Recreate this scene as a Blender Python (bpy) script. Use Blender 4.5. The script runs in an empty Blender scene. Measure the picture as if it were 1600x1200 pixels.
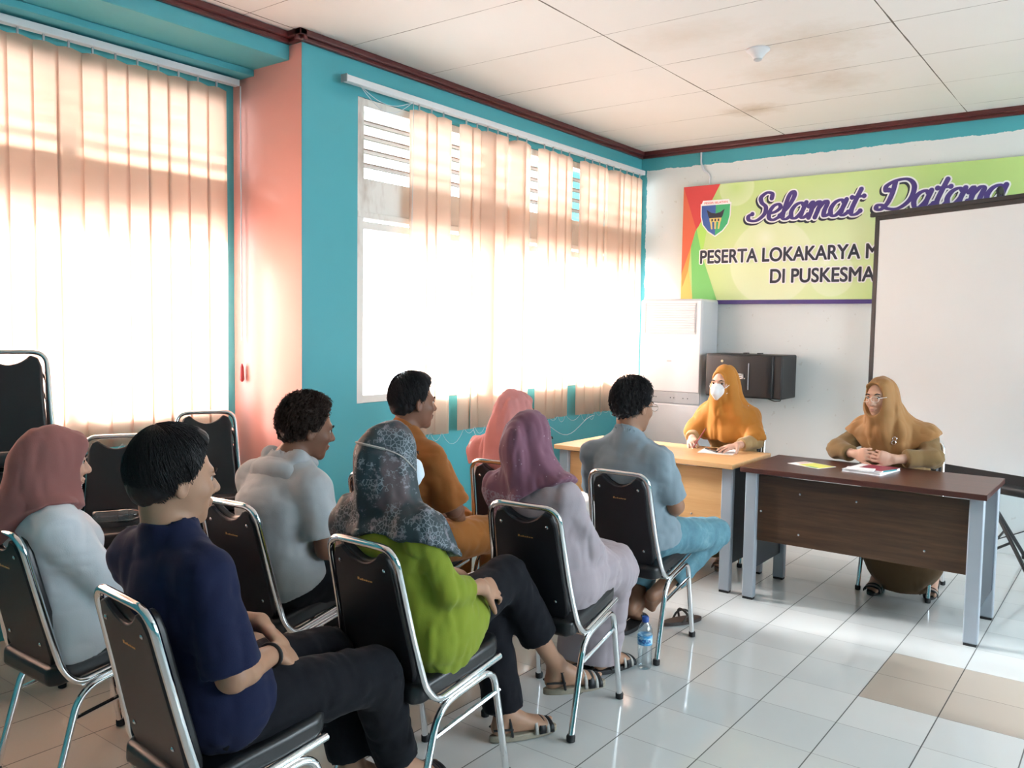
import bpy, bmesh, math, random
import numpy as np
from mathutils import Vector, Matrix
random.seed(7)
SC = bpy.context.scene
COL = SC.collection
PI = math.pi
# ------------------------------------------------------------------ camera, world, light, exposure
CAM_Z = 1.496
FPX = 1326.86
def make_camera():
    yaw, pit, rol = 0.644739, 0.0680565, 0.0160178
    cy, sy, cp, sp, cr, sr = math.cos(yaw), math.sin(yaw), math.cos(pit), math.sin(pit), math.cos(rol), math.sin(rol)
    fw = Vector((-sy*cp, cy*cp, -sp)); rt = Vector((cy, sy, 0)); up = rt.cross(fw)
    r2 = cr*rt+sr*up; u2 = -sr*rt+cr*up
    cam = bpy.data.cameras.new('camera'); o = bpy.data.objects.new('camera', cam); COL.objects.link(o)
    cam.sensor_fit = 'HORIZONTAL'; cam.sensor_width = 36; cam.lens = FPX/1600*36; cam.clip_start = .05
    m = Matrix.Identity(4)
    for i in range(3):
        m[i][0] = r2[i]; m[i][1] = u2[i]; m[i][2] = -fw[i]
    m[2][3] = CAM_Z
    o.matrix_world = m
    SC.camera = o
make_camera()
SC.view_settings.view_transform = 'Standard'; SC.view_settings.look = 'None'
SC.view_settings.gamma = 1; SC.view_settings.use_curve_mapping = False
SC.view_settings.exposure = 0.44
W = bpy.data.worlds.new('world'); SC.world = W; W.use_nodes = True
bgn = W.node_tree.nodes['Background']
bgn.inputs[0].default_value = (.80, .915, 1, 1); bgn.inputs[1].default_value = 13.5
sun = bpy.data.lights.new('hazy_sun', 'SUN'); sun.energy = 40; sun.angle = math.radians(22); sun.color = (.96, .98, 1)
so_ = bpy.data.objects.new('hazy_sun', sun); COL.objects.link(so_)
so_.rotation_euler = Vector((.80, .17, -.44)).to_track_quat('-Z', 'Y').to_euler()
def portal(loc, rot, sx, sy):
    l = bpy.data.lights.new('portal', 'AREA'); l.shape = 'RECTANGLE'; l.size = sx; l.size_y = sy
    l.cycles.is_portal = True
    o = bpy.data.objects.new('window_portal', l); COL.objects.link(o); o.location = loc; o.rotation_euler = rot
portal((-4.45, 1.5, 1.9), (0, -PI/2, 0), 1.9, 2.9)
portal((-3.86, 4.95, 1.9), (0, -PI/2, 0), 1.8, 3.3)
portal((2.86, 4.0, 1.75), (0, PI/2, 0), 1.7, 4.2)
# ------------------------------------------------------------------ materials
def nt(name):
    m = bpy.data.materials.new(name); m.use_nodes = True
    return m, m.node_tree, m.node_tree.nodes['Principled BSDF']
def N(t, kind, **kw):
    n = t.nodes.new('ShaderNode'+kind)
    for k, v in kw.items():
        if k.startswith('i_'): n.inputs[k[2:].replace('_', ' ')].default_value = v
        else: setattr(n, k, v)
    return n
def c4(c): return (c[0], c[1], c[2], 1)
def mth(t, op, a, b=None, c=None, clamp=False):
    n = t.nodes.new('ShaderNodeMath'); n.operation = op; n.use_clamp = clamp
    for i, v in enumerate((a, b, c)):
        if v is None: continue
        if isinstance(v, (int, float)): n.inputs[i].default_value = v
        else: t.links.new(v, n.inputs[i])
    return n.outputs[0]
def mixc(t, fac, a, b, blend='MIX'):
    n = t.nodes.new('ShaderNodeMix'); n.data_type = 'RGBA'; n.blend_type = blend
    def s(i, v):
        if isinstance(v, tuple): n.inputs[i].default_value = c4(v)
        elif isinstance(v, (int, float)): n.inputs[i].default_value = v
        else: t.links.new(v, n.inputs[i])
    s(0, fac); s(6, a); s(7, b)
    return n.outputs[2]
def noise(t, scale, detail=3, rough=.5, vec=None, sc=None):
    n = N(t, 'TexNoise'); n.inputs['Scale'].default_value = scale; n.inputs['Detail'].default_value = detail; n.inputs['Roughness'].default_value = rough
    tc = t.nodes.new('ShaderNodeTexCoord')
    v = vec or tc.outputs['Object']
    if sc:
        mp = t.nodes.new('ShaderNodeMapping'); mp.inputs['Scale'].default_value = sc; t.links.new(v, mp.inputs[0]); v = mp.outputs[0]
    t.links.new(v, n.inputs['Vector'])
    return n.outputs[0]
def ramp(t, fac, stops):
    n = t.nodes.new('ShaderNodeValToRGB'); e = n.color_ramp.elements
    while len(e) < len(stops): e.new(.5)
    for i, (p, c) in enumerate(stops): e[i].position = p; e[i].color = c4(c) if isinstance(c, tuple) else (c, c, c, 1)
    t.links.new(fac, n.inputs[0]); return n.outputs[0]
def bump(t, b, h, strength=.3, dist=.01):
    n = t.nodes.new('ShaderNodeBump'); n.inputs['Strength'].default_value = strength; n.inputs['Distance'].default_value = dist
    t.links.new(h, n.inputs['Height']); t.links.new(n.outputs[0], b.inputs['Normal'])
def mat(name, col, rough=.6, metal=0, var=.08, vs=3, bs=0, bd=.003, bscale=60, spec=.5, sheen=0, sc=None, coat=0):
    m, t, b = nt(name)
    b.inputs['Roughness'].default_value = rough; b.inputs['Metallic'].default_value = metal
    b.inputs['Specular IOR Level'].default_value = spec
    if sheen: b.inputs['Sheen Weight'].default_value = sheen
    if coat: b.inputs['Coat Weight'].default_value = coat
    f = noise(t, vs, 4, .6, sc=sc)
    d = tuple(max(0, x*(1-var*2)) for x in col); l = tuple(min(1, x*(1+var*1.2)) for x in col)
    t.links.new(mixc(t, f, d, l), b.inputs['Base Color'])
    if bs: bump(t, b, noise(t, bscale, 3, .6, sc=sc), bs, bd)
    return m
def fabric(name, col, rough=.9, weave=900, bs=.25, var=.06, fold=.35, fs=9, sh=.10):
    m, t, b = nt(name)
    b.inputs['Roughness'].default_value = rough; b.inputs['Sheen Weight'].default_value = sh
    b.inputs['Specular IOR Level'].default_value = .25
    f = noise(t, 5, 4, .6)
    d = tuple(max(0, x*(1-var*2)) for x in col); l = tuple(min(1, x*(1+var*1.2)) for x in col)
    t.links.new(mixc(t, f, d, l), b.inputs['Base Color'])
    h1 = noise(t, fs, 2, .5, sc=(1, 1, .45)); h2 = noise(t, weave*.3, 1, .5)
    h = mth(t, 'ADD', mth(t, 'MULTIPLY', h1, 1.0), mth(t, 'MULTIPLY', h2, .03))
    bump(t, b, h, fold, .03)
    return m
M = {}
M['teal'] = mat('teal_paint', (.068, .375, .435), .45, var=.05, vs=1.2, bs=.12, bscale=14)
M['pink'] = mat('salmon_paint', (.78, .36, .31), .5, var=.04, vs=1.2, bs=.1, bscale=14)
M['maroon'] = mat('maroon_trim', (.10, .02, .02), .35, var=.1)
M['whiteframe'] = mat('white_frame_paint', (.74, .71, .66), .45, var=.07, vs=7)
M['chrome'] = mat('chrome', (.83, .85, .87), .1, 1, var=.01)
M['chromedull'] = mat('dull_chrome', (.6, .62, .63), .22, 1, var=.03)
M['vinyl'] = mat('black_vinyl', (.012, .012, .016), .42, var=.15, vs=8, bs=.25, bd=.0008, bscale=420)
M['vinylseat'] = mat('black_seat_vinyl', (.012, .013, .015), .33, var=.15, vs=8, bs=.25, bd=.0008, bscale=380)
M['rubber'] = mat('black_rubber', (.012, .012, .013), .6)
M['gold'] = mat('gold_badge', (.75, .45, .18), .35, .8)
M['greymetal'] = mat('grey_powder_metal', (.36, .40, .45), .42, .2, var=.03, vs=5)
M['darkpanel'] = mat('dark_grey_panel', (.035, .042, .055), .5, var=.05)
M['black'] = mat('matte_black', (.015, .015, .017), .5)
M['blackgloss'] = mat('glossy_black', (.02, .02, .022), .25)
M['whiteplastic'] = mat('white_plastic', (.66, .68, .71), .35, var=.02)
M['greyplastic'] = mat('grey_plastic', (.42, .45, .48), .35, var=.02)
M['paper'] = mat('white_paper', (.85, .85, .86), .7, var=.02)
M['screen'] = mat('screen_fabric', (.77, .83, .86), .8, var=.015, vs=1)
M['white'] = mat('plain_white', (.9, .9, .9), .5, var=.01)
M['purple'] = mat('print_purple', (.075, .045, .22), .5, var=.03)
M['ink'] = mat('print_ink', (.03, .03, .05), .5)
def wood(name, a, b_, sc, rough=.35):
    m, t, b = nt(name); b.inputs['Roughness'].default_value = rough
    f = noise(t, 3.0, 8, .65, sc=sc)
    g = noise(t, 14, 4, .6, sc=sc)
    s = mth(t, 'ADD', mth(t, 'MULTIPLY', f, .7), mth(t, 'MULTIPLY', g, .3))
    t.links.new(ramp(t, s, [(.32, a), (.52, tuple((x+y)/2 for x, y in zip(a, b_))), (.68, b_)]), b.inputs['Base Color'])
    bump(t, b, s, .08, .002)
    return m
M['darkwood'] = wood('dark_walnut', (.030, .013, .008), (.105, .055, .028), (.5, 4, 9))
M['darktop'] = wood('dark_mahogany_top', (.045, .014, .010), (.10, .030, .022), (.5, 7, 3), .3)
M['lightwood'] = wood('light_beech', (.62, .33, .13), (.74, .44, .20), (.4, 5, 7), .4)
M['lighttop'] = wood('beech_top', (.66, .36, .15), (.78, .48, .24), (.4, 7, 3), .33)
def glassm(name, col=(1, 1, 1), rough=0, tint=.92):
    m, t, b = nt(name)
    t.nodes.remove(b); out = t.nodes['Material Output']
    tr = N(t, 'BsdfTransparent'); tr.inputs[0].default_value = c4(tuple(tint*x for x in col))
    gl = N(t, 'BsdfGlossy'); gl.inputs['Roughness'].default_value = rough
    fr = N(t, 'LayerWeight'); fr.inputs[0].default_value = .5
    mx = N(t, 'MixShader'); t.links.new(mth(t, 'ADD', mth(t, 'MULTIPLY', mth(t, 'POWER', fr.outputs['Facing'], 5), .6), .04), mx.inputs[0]); t.links.new(tr.outputs[0], mx.inputs[1]); t.links.new(gl.outputs[0], mx.inputs[2])
    t.links.new(mx.outputs[0], out.inputs[0]); return m
M['glass'] = glassm('window_glass')
M['louvreglass'] = glassm('louvre_glass', (.93, .95, .92), .1, .8)
def blindmat():
    m, t, b = nt('blind_fabric'); out = t.nodes['Material Output']
    f = noise(t, 300, 2, .5)
    col = mixc(t, f, (.74, .57, .46), (.80, .63, .52))
    df = N(t, 'BsdfDiffuse'); tl = N(t, 'BsdfTranslucent'); t.links.new(col, df.inputs[0])
    tl.inputs[0].default_value = (.98, .79, .69, 1)
    mx = N(t, 'MixShader'); mx.inputs[0].default_value = .60
    t.links.new(df.outputs[0], mx.inputs[1]); t.links.new(tl.outputs[0], mx.inputs[2]); t.links.new(mx.outputs[0], out.inputs[0])
    t.nodes.remove(b); return m
M['blind'] = blindmat()
def floor_mat():
    m, t, b = nt('ceramic_floor_tiles')
    g = N(t, 'NewGeometry'); sx = N(t, 'SeparateXYZ'); t.links.new(g.outputs['Position'], sx.inputs[0])
    X, Y = sx.outputs[0], sx.outputs[1]
    u = mth(t, 'DIVIDE', mth(t, 'ADD', X, 1.4908+30), .3); v = mth(t, 'DIVIDE', mth(t, 'ADD', Y, 30-2.6873), .3)
    fu = mth(t, 'FRACT', u); fv = mth(t, 'FRACT', v)
    eu = mth(t, 'MINIMUM', fu, mth(t, 'SUBTRACT', 1, fu)); ev = mth(t, 'MINIMUM', fv, mth(t, 'SUBTRACT', 1, fv))
    gu = mth(t, 'SUBTRACT', 1, mth(t, 'SMOOTH_MIN', mth(t, 'MULTIPLY', eu, 100), 1, .2), clamp=True)
    gu = mth(t, 'MULTIPLY', mth(t, 'LESS_THAN', eu, .0075), .9)
    gv = mth(t, 'MULTIPLY', mth(t, 'LESS_THAN', ev, .0050), .62)
    grout = mth(t, 'MAXIMUM', gu, gv)
    cx = mth(t, 'FLOOR', u); cyy = mth(t, 'FLOOR', v)
    cb = N(t, 'CombineXYZ'); t.links.new(cx, cb.inputs[0]); t.links.new(cyy, cb.inputs[1])
    wn = N(t, 'TexWhiteNoise'); wn.noise_dimensions = '3D'; t.links.new(cb.outputs[0], wn.inputs['Vector'])
    white = mixc(t, wn.outputs['Value'], (.60, .63, .63), (.69, .71, .70))
    beige = mixc(t, wn.outputs['Value'], (.50, .44, .37), (.57, .51, .43))
    isb = mth(t, 'LESS_THAN', X, -2.0908)
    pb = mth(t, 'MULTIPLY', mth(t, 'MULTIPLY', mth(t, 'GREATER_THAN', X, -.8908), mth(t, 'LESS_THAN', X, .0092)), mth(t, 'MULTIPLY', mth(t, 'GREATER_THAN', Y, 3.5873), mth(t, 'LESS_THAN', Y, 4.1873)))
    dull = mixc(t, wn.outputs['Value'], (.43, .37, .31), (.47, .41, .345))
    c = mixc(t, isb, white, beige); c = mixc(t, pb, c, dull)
    dirt = noise(t, 2.3, 5, .65); c = mixc(t, mth(t, 'MULTIPLY', dirt, .16), c, (.42, .40, .36))
    c = mixc(t, grout, c, (.035, .035, .035))
    t.links.new(c, b.inputs['Base Color'])
    r = mth(t, 'ADD', mth(t, 'ADD', mth(t, 'MULTIPLY', noise(t, 5, 4, .6), .10), .05), mth(t, 'ADD', mth(t, 'MULTIPLY', grout, .6), mth(t, 'MULTIPLY', pb, .25)))
    t.links.new(r, b.inputs['Roughness'])
    # each tile lies at its own slight tilt
    tilt = mth(t, 'ADD', mth(t, 'MULTIPLY', mth(t, 'SUBTRACT', wn.outputs['Value'], .5), mth(t, 'ADD', fu, fv)), mth(t, 'MULTIPLY', noise(t, 3.5, 2, .5), .35))
    hh = mth(t, 'SUBTRACT', tilt, mth(t, 'MULTIPLY', grout, .9))
    bump(t, b, hh, .22, .003)
    return m
M['floor'] = floor_mat()
def ceil_mat():
    m, t, b = nt('ceiling_board'); b.inputs['Roughness'].default_value = .75
    g = N(t, 'NewGeometry'); sx = N(t, 'SeparateXYZ'); t.links.new(g.outputs['Position'], sx.inputs[0])
    X, Y = sx.outputs[0], sx.outputs[1]
    wob = mth(t, 'MULTIPLY', mth(t, 'SUBTRACT', noise(t, 1.7, 2, .5), .5), .008)
    u = mth(t, 'DIVIDE', mth(t, 'ADD', mth(t, 'ADD', X, wob), 1.092+12.55), 1.255); v = mth(t, 'DIVIDE', mth(t, 'ADD', mth(t, 'ADD', Y, wob), -5.724+12.44), .622)
    fu = mth(t, 'FRACT', u); fv = mth(t, 'FRACT', v)
    eu = mth(t, 'MINIMUM', fu, mth(t, 'SUBTRACT', 1, fu)); ev = mth(t, 'MINIMUM', fv, mth(t, 'SUBTRACT', 1, fv))
    gap = noise(t, 2.2, 3, .6)
    wdu = mth(t, 'MULTIPLY', mth(t, 'SUBTRACT', gap, .18), .0085); wdv = mth(t, 'MULTIPLY', mth(t, 'SUBTRACT', gap, .30), .019)
    seam = mth(t, 'MAXIMUM', mth(t, 'LESS_THAN', eu, wdu), mth(t, 'MULTIPLY', mth(t, 'LESS_THAN', ev, wdv), .75))
    c = mixc(t, noise(t, 1.1, 4, .6), (.70, .69, .665), (.77, .765, .75))
    def stain(x, y, rx, ry, col, k, c):
        dx = mth(t, 'DIVIDE', mth(t, 'SUBTRACT', X, x), rx); dy = mth(t, 'DIVIDE', mth(t, 'SUBTRACT', Y, y), ry)
        d = mth(t, 'SQRT', mth(t, 'ADD', mth(t, 'MULTIPLY', dx, dx), mth(t, 'MULTIPLY', dy, dy)))
        d = mth(t, 'ADD', d, mth(t, 'MULTIPLY', mth(t, 'SUBTRACT', noise(t, 7, 4, .7), .5), 1.3))
        f = mth(t, 'MULTIPLY', mth(t, 'SUBTRACT', 1, d, clamp=True), k)
        return mixc(t, f, c, col)
    c = stain(-2.28, 5.72, .26, .20, (.42, .33, .22), .7, c)
    c = stain(-1.50, 4.55, .38, .35, (.52, .43, .33), .55, c)
    c = stain(-1.75, 5.0, .40, .30, (.55, .47, .38), .5, c)
    c = stain(-1.62, 5.35, .30, .30, (.50, .42, .33), .5, c)
    c = stain(-2.0, 4.1, .40, .22, (.55, .47, .38), .4, c)
    c = mixc(t, seam, c, (.10, .085, .07))
    t.links.new(c, b.inputs['Base Color'])
    bump(t, b, mth(t, 'SUBTRACT', mth(t, 'MULTIPLY', noise(t, 1.5, 2, .5), 2), seam), .25, .004)
    return m
M['ceiling'] = ceil_mat()
def backwall_mat():
    m, t, b = nt('back_wall_paint'); b.inputs['Roughness'].default_value = .55
    g = N(t, 'NewGeometry'); sx = N(t, 'SeparateXYZ'); t.links.new(g.outputs['Position'], sx.inputs[0])
    X, Z = sx.outputs[0], sx.outputs[2]
    nz = mth(t, 'MULTIPLY', mth(t, 'SUBTRACT', noise(t, 9, 5, .7), .5), .05)
    tealm = mth(t, 'MAXIMUM', mth(t, 'GREATER_THAN', mth(t, 'ADD', Z, nz), 2.845), mth(t, 'LESS_THAN', mth(t, 'ADD', X, nz), -3.545))
    c = mixc(t, noise(t, .9, 5, .65), (.67, .705, .70), (.76, .795, .79))
    sp = mth(t, 'GREATER_THAN', noise(t, 26, 2, .4), .74)
    c = mixc(t, mth(t, 'MULTIPLY', sp, .35), c, (.5, .48, .44))
    c = mixc(t, tealm, c, (.070, .375, .435))
    t.links.new(c, b.inputs['Base Color']); bump(t, b, noise(t, 12, 4, .6), .12, .004)
    return m
M['backwall'] = backwall_mat()
# ------------------------------------------------------------------ mesh helpers
class MB:
    """collects geometry, links it as ONE mesh object; several material slots possible"""
    def __init__(s): s.v = []; s.f = []; s.m = []; s.mi = 0
    def add(s, vs, fs):
        n = len(s.v); s.v += [tuple(v) for v in vs]; s.f += [tuple(i+n for i in f) for f in fs]; s.m += [s.mi]*len(fs); return s
    def box(s, x0, x1, y0, y1, z0, z1):
        vs = [(x, y, z) for x in (x0, x1) for y in (y0, y1) for z in (z0, z1)]
        return s.add(vs, [(0, 1, 3, 2), (4, 6, 7, 5), (0, 4, 5, 1), (2, 3, 7, 6), (0, 2, 6, 4), (1, 5, 7, 3)])
    def obox(s, c, ax, ay, az):   # centre and three half-axis vectors
        c, ax, ay, az = map(Vector, (c, ax, ay, az))
        vs = [c+ax*i+ay*j+az*k for i in (-1, 1) for j in (-1, 1) for k in (-1, 1)]
        return s.add(vs, [(0, 1, 3, 2), (4, 6, 7, 5), (0, 4, 5, 1), (2, 3, 7, 6), (0, 2, 6, 4), (1, 5, 7, 3)])
    def tube(s, pts, r, seg=10, closed=False, r2=None):
        P = [Vector(p) for p in pts]; n = len(P)
        rr = r if isinstance(r, (list, tuple)) else [r]*n
        T = []
        for i in range(n):
            a = P[(i-1) % n] if closed or i > 0 else P[i]; b = P[(i+1) % n] if closed or i < n-1 else P[i]
            T.append((b-a).normalized())
        nrm = T[0].orthogonal().normalized(); rings = []
        for i in range(n):
            if i: 
                nrm = (nrm-T[i]*nrm.dot(T[i]))
                if nrm.length < 1e-6: nrm = T[i].orthogonal()
                nrm.normalize()
            bn = T[i].cross(nrm)
            rings.append([P[i]+(nrm*math.cos(2*PI*k/seg)+bn*math.sin(2*PI*k/seg))*rr[i] for k in range(seg)])
        vs = [v for R in rings for v in R]; fs = []
        for i in range(n if closed else n-1):
            j = (i+1) % n
            for k in range(seg):
                l = (k+1) % seg; fs.append((i*seg+k, i*seg+l, j*seg+l, j*seg+k))
        if not closed:
            fs.append(tuple(reversed(range(seg)))); fs.append(tuple((n-1)*seg+k for k in range(seg)))
        return s.add(vs, fs)
    def lathe(s, prof, c=(0, 0, 0), seg=20, axis='z', mtx=None):
        vs = []; fs = []
        for r, z in prof:
            for k in range(seg):
                a = 2*PI*k/seg; p = Vector((r*math.cos(a), r*math.sin(a), z))
                if axis == 'y': p = Vector((p.x, p.z, p.y))
                if axis == 'x': p = Vector((p.z, p.x, p.y))
                if mtx: p = mtx @ p
                vs.append(p+Vector(c))
        for i in range(len(prof)-1):
            for k in range(seg):
                l = (k+1) % seg; fs.append((i*seg+k, i*seg+l, (i+1)*seg+l, (i+1)*seg+k))
        fs.append(tuple(reversed(range(seg)))); fs.append(tuple((len(prof)-1)*seg+k for k in range(seg)))
        return s.add(vs, fs)
    def prism(s, pts, mtx, d0, d1):   # outline in local xy, extruded along local z from d0 to d1
        n = len(pts); vs = [mtx @ Vector((x, y, d0)) for x, y in pts]+[mtx @ Vector((x, y, d1)) for x, y in pts]
        fs = [(i, (i+1) % n, n+(i+1) % n, n+i) for i in range(n)]+[tuple(reversed(range(n))), tuple(range(n, 2*n))]
        return s.add(vs, fs)
    def build(s, name, mats, parent=None, smooth=False, bevel=0, seg=2, recalc=True, angle=35):
        me = bpy.data.meshes.new(name); me.from_pydata(s.v, [], s.f)
        for m in (mats if isinstance(mats, list) else [mats]): me.materials.append(m)
        me.polygons.foreach_set('material_index', s.m)
        if recalc:
            bm = bmesh.new(); bm.from_mesh(me); bmesh.ops.recalc_face_normals(bm, faces=bm.faces); bm.to_mesh(me); bm.free()
        if smooth:
            me.polygons.foreach_set('use_smooth', [True]*len(me.polygons))
            try: me.set_sharp_from_angle(angle=math.radians(angle))
            except Exception: pass
        o = bpy.data.objects.new(name, me); COL.objects.link(o)
        if parent: o.parent = parent
        if bevel:
            b = o.modifiers.new('bevel', 'BEVEL'); b.width = bevel; b.segments = seg; b.limit_method = 'ANGLE'; b.angle_limit = .6
            if not smooth:
                me.polygons.foreach_set('use_smooth', [True]*len(me.polygons)); me.set_sharp_from_angle(angle=math.radians(40))
        return o
def tag(o, label=None, cat=None, group=None, kind=None):
    if label: o['label'] = label
    if cat: o['category'] = cat
    if group: o['group'] = group
    if kind: o['kind'] = kind
    return o
def empty(name, loc=(0, 0, 0), rz=0, label=None, cat=None, group=None, kind=None):
    o = bpy.data.objects.new(name, None); o.empty_display_size = .1; COL.objects.link(o); o.location = loc; o.rotation_euler = (0, 0, rz)
    return tag(o, label, cat, group, kind)
def copy_tree(o, parent=None):
    c = o.copy(); COL.objects.link(c); c.parent = parent
    for ch in [k for k in o.children]: copy_tree(ch, c)
    return c
def struct(o): o['kind'] = 'structure'; return o
def fillet(pts, rad, n=6):
    """round the inner corners of a polyline"""
    P = [Vector(p) for p in pts]; out = [P[0]]
    for i in range(1, len(P)-1):
        r = rad[i-1] if isinstance(rad, (list, tuple)) else rad
        a = (P[i-1]-P[i]); b = (P[i+1]-P[i]); d = min(r, a.length*.49, b.length*.49)
        p0 = P[i]+a.normalized()*d; p2 = P[i]+b.normalized()*d
        for k in range(n+1):
            u = k/n; out.append(p0*(1-u)**2+P[i]*2*u*(1-u)+p2*u*u)
    out.append(P[-1]); return out
# ------------------------------------------------------------------ the room
XL, XR, YB, YF, CZ, XW1 = -3.6, 2.8, 6.6, -2.0, 3.0, -4.19
CB = 2.945   # underside of the cornice
struct(MB().box(XW1-.16, XR+.15, YF-.15, YB+.15, -.12, 0).build('floor', M['floor']))
struct(MB().box(XW1-.16, XR+.15, YF-.15, YB+.15, CZ, CZ+.1).build('ceiling', M['ceiling']))
struct(MB().box(XW1-.16, XR+.15, YB, YB+.15, 0, CZ).build('wall_back', M['backwall']))
b = MB()
b.box(XL-.15, XL, 3.32, YB, 0, 1.04).box(XL-.15, XL, 3.32, YB, 2.76, CZ).box(XL-.15, XL, 6.565, YB, 1.04, 2.76)
b.box(XW1-.16, XL, 2.93, 3.32, 0, CZ)
b.mi = 1; b.add([(XW1, 2.9285, 0), (XL-.0005, 2.9285, 0), (XL-.0005, 2.9285, CB), (XW1, 2.9285, CB)], [(0, 1, 2, 3)])
struct(b.build('wall_left', [M['teal'], M['pink']], recalc=False))
b = MB(); b.box(XW1-.16, XW1, YF, 2.93, 0, 1.0).box(XW1-.16, XW1, YF, 2.93, 2.72, CZ).box(XW1-.16, XW1, YF, .1, 1.0, 2.72).box(XW1-.16, XW1, 2.88, 2.93, 1.0, 2.72)
struct(b.build('wall_bay', M['teal']))
b = MB(); b.box(XR, XR+.15, YF, YB, 0, .9).box(XR, XR+.15, YF, YB, 2.6, CZ).box(XR, XR+.15, YF, 1.9, .9, 2.6).box(XR, XR+.15, 6.1, YB, .9, 2.6)
struct(b.build('wall_right', M['teal']))
b = MB(); b.box(XW1-.16, XR+.15, YF-.15, YF, 0, CZ)
struct(b.build('wall_front', M['teal']))
# beam over the window bay
b = MB().box(XW1, -3.70, YF, 2.93, 2.87, CZ).box(XW1, -4.0, YF, 2.93, 2.835, 2.87)
struct(b.build('trim_1', M['teal'], bevel=.004))
# dark cornice in two steps
def cornice(name, x0, x1, y0, y1, dx, dy):
    b = MB()
    for dd, z0, z1 in ((.028, CB, CZ-.03), (.05, CZ-.034, CZ)):
        b.box(min(x0, x0+dx*dd), max(x1, x1+dx*dd), min(y0, y0+dy*dd), max(y1, y1+dy*dd), z0, z1)
    struct(b.build(name, M['maroon'], bevel=.006))
cornice('trim_2', XL, XL, 2.93-.05, YB, 1, 0)
cornice('trim_3', -3.70, -3.70, YF, 2.93, 1, 0)
cornice('trim_4', -3.70, XL+.05, 2.93, 2.93, 0, -1)
cornice('trim_5', XL, XR, YB, YB, 0, -1)
cornice('trim_6', XR, XR, YF, YB, -1, 0)
# windows ---------------------------------------------------------
def window(name, xo, y0, y1, z0, z1, zt0, zt1, muls, depth=.10):
    """xo = inner face; zt0..zt1 = solid band between the panes and the louvres"""
    w = empty(name); struct(w)
    b = MB(); x0, x1 = xo-depth, xo
    b.box(x0, x1, y0, y0+.05, z0, z1).box(x0, x1, y1-.05, y1, z0, z1).box(x0+.002, x1-.002, y0+.001, y1-.001, z0+.001, z0+.045).box(x0+.002, x1-.002, y0+.001, y1-.001, z1-.045, z1-.001)
    for y in muls: b.box(x0+.001, x1-.001, y-.03, y+.03, z0+.002, z1-.002)
    b.box(x0+.01, x1-.015, y0+.002, y1-.002, zt0, zt1)
    b.box(x0+.003, x1+.003, y0+.003, y1-.003, zt0-.005, zt0+.03)
    b.box(x0+.02, x1-.02, y0+.05, y1-.05, zt0-.065, zt0-.02)
    b.build('window_frame', M['bandframe'], w, bevel=.003)
    MB().box(x0+.045, x0+.05, y0+.05, y1-.05, z0+.045, zt0-.02).build('pane', M['glass'], w)
    ys = [y0+.05]+[v for y in muls for v in (y-.03, y+.03)]+[y1-.05]
    nb = 5; hgt = (z1-.045-zt1)/nb
    for i in range(0, len(ys), 2):
        lb = MB()
        for k in range(nb):
            z = zt1+hgt*(k+.5)
            lb.obox((xo-.05, (ys[i]+ys[i+1])/2, z), (.045, 0, .018), (0, (ys[i+1]-ys[i])/2, 0), (-.0009, 0, .0022))
        lb.build('louvre', M['louvreglass'], w)
        cb_ = MB()
        for k in range(1, nb):
            z = zt1+hgt*k
            cb_.obox((xo-.045, (ys[i]+ys[i+1])/2, z), (.018, 0, .007), (0, (ys[i+1]-ys[i])/2, 0), (-.002, 0, .0045))
        for yy in (ys[i]+.006, ys[i+1]-.006): cb_.box(xo-.07, xo-.03, yy-.006, yy+.006, zt1, z1-.045)
        cb_.build('louvre_clip', M['clip'], w)
    return w
def bandframe():
    m, t, b = nt('weathered_white_frame'); b.inputs['Roughness'].default_value = .5
    f = noise(t, 6, 6, .7); s = noise(t, 2.0, 5, .7, sc=(1, 1.3, .5))
    c = mixc(t, f, (.70, .66, .61), (.78, .76, .72))
    c = mixc(t, ramp(t, s, [(.52, 0.0), (.68, .75)]), c, (.34, .24, .18))
    t.links.new(c, b.inputs['Base Color']); bump(t, b, f, .15, .003); return m
M['bandframe'] = bandframe()
M['clip'] = mat('louvre_clip_metal', (.35, .24, .20), .5)
window('window_2', XL-.002, 3.32, 6.565, 1.04, 2.76, 2.10, 2.32, [4.40, 5.48])
window('window_1', XW1-.002, .1, 2.88, 1.0, 2.72, 2.06, 2.31, [1.03, 1.95])
def bigwin(name, x0, x1, y0, y1, z0, z1, n, ax):
    w = empty(name); struct(w); b = MB()
    L = (y1-y0) if ax == 'y' else (x1-x0)
    def bx(a0, a1, z0_, z1_):
        if ax == 'y': b.box(x0, x1, a0, a1, z0_, z1_)
        else: b.box(a0, a1, y0, y1, z0_, z1_)
    s = y0 if ax == 'y' else x0
    for k in range(n+1):
        c = s+L*k/n; bx(max(s, c-.03), min(s+L, c+.03), z0, z1)
    bx(s, s+L, z0, z0+.05); bx(s, s+L, z1-.05, z1); bx(s, s+L, z1-.5, z1-.46)
    b.build('window_frame', M['whiteframe'], w)
    g = MB()
    if ax == 'y': g.box((x0+x1)/2, (x0+x1)/2+.004, y0+.03, y1-.03, z0+.04, z1-.04)
    else: g.box(x0+.03, x1-.03, (y0+y1)/2, (y0+y1)/2+.004, z0+.04, z1-.04)
    g.build('pane', M['glass'], w)
bigwin('unseen_fill_window', XR+.03, XR+.10, 1.9, 6.1, .9, 2.6, 4, 'y')  # unseen right-wall opening, put in and sized to give the room fill light
# outside: ground and an unseen slab added to shade the upper blinds
M['ground'] = mat('pale_concrete', (.55, .54, .52), .9, vs=2)
struct(MB().box(-30, 30, -30, 30, -.35, -.3).build('ground', M['ground']))
struct(MB().box(-5.25, XW1-.16, YF-.5, YB+.6, 2.86, 2.95).build('unseen_shade_slab', M['whiteframe']))
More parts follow.
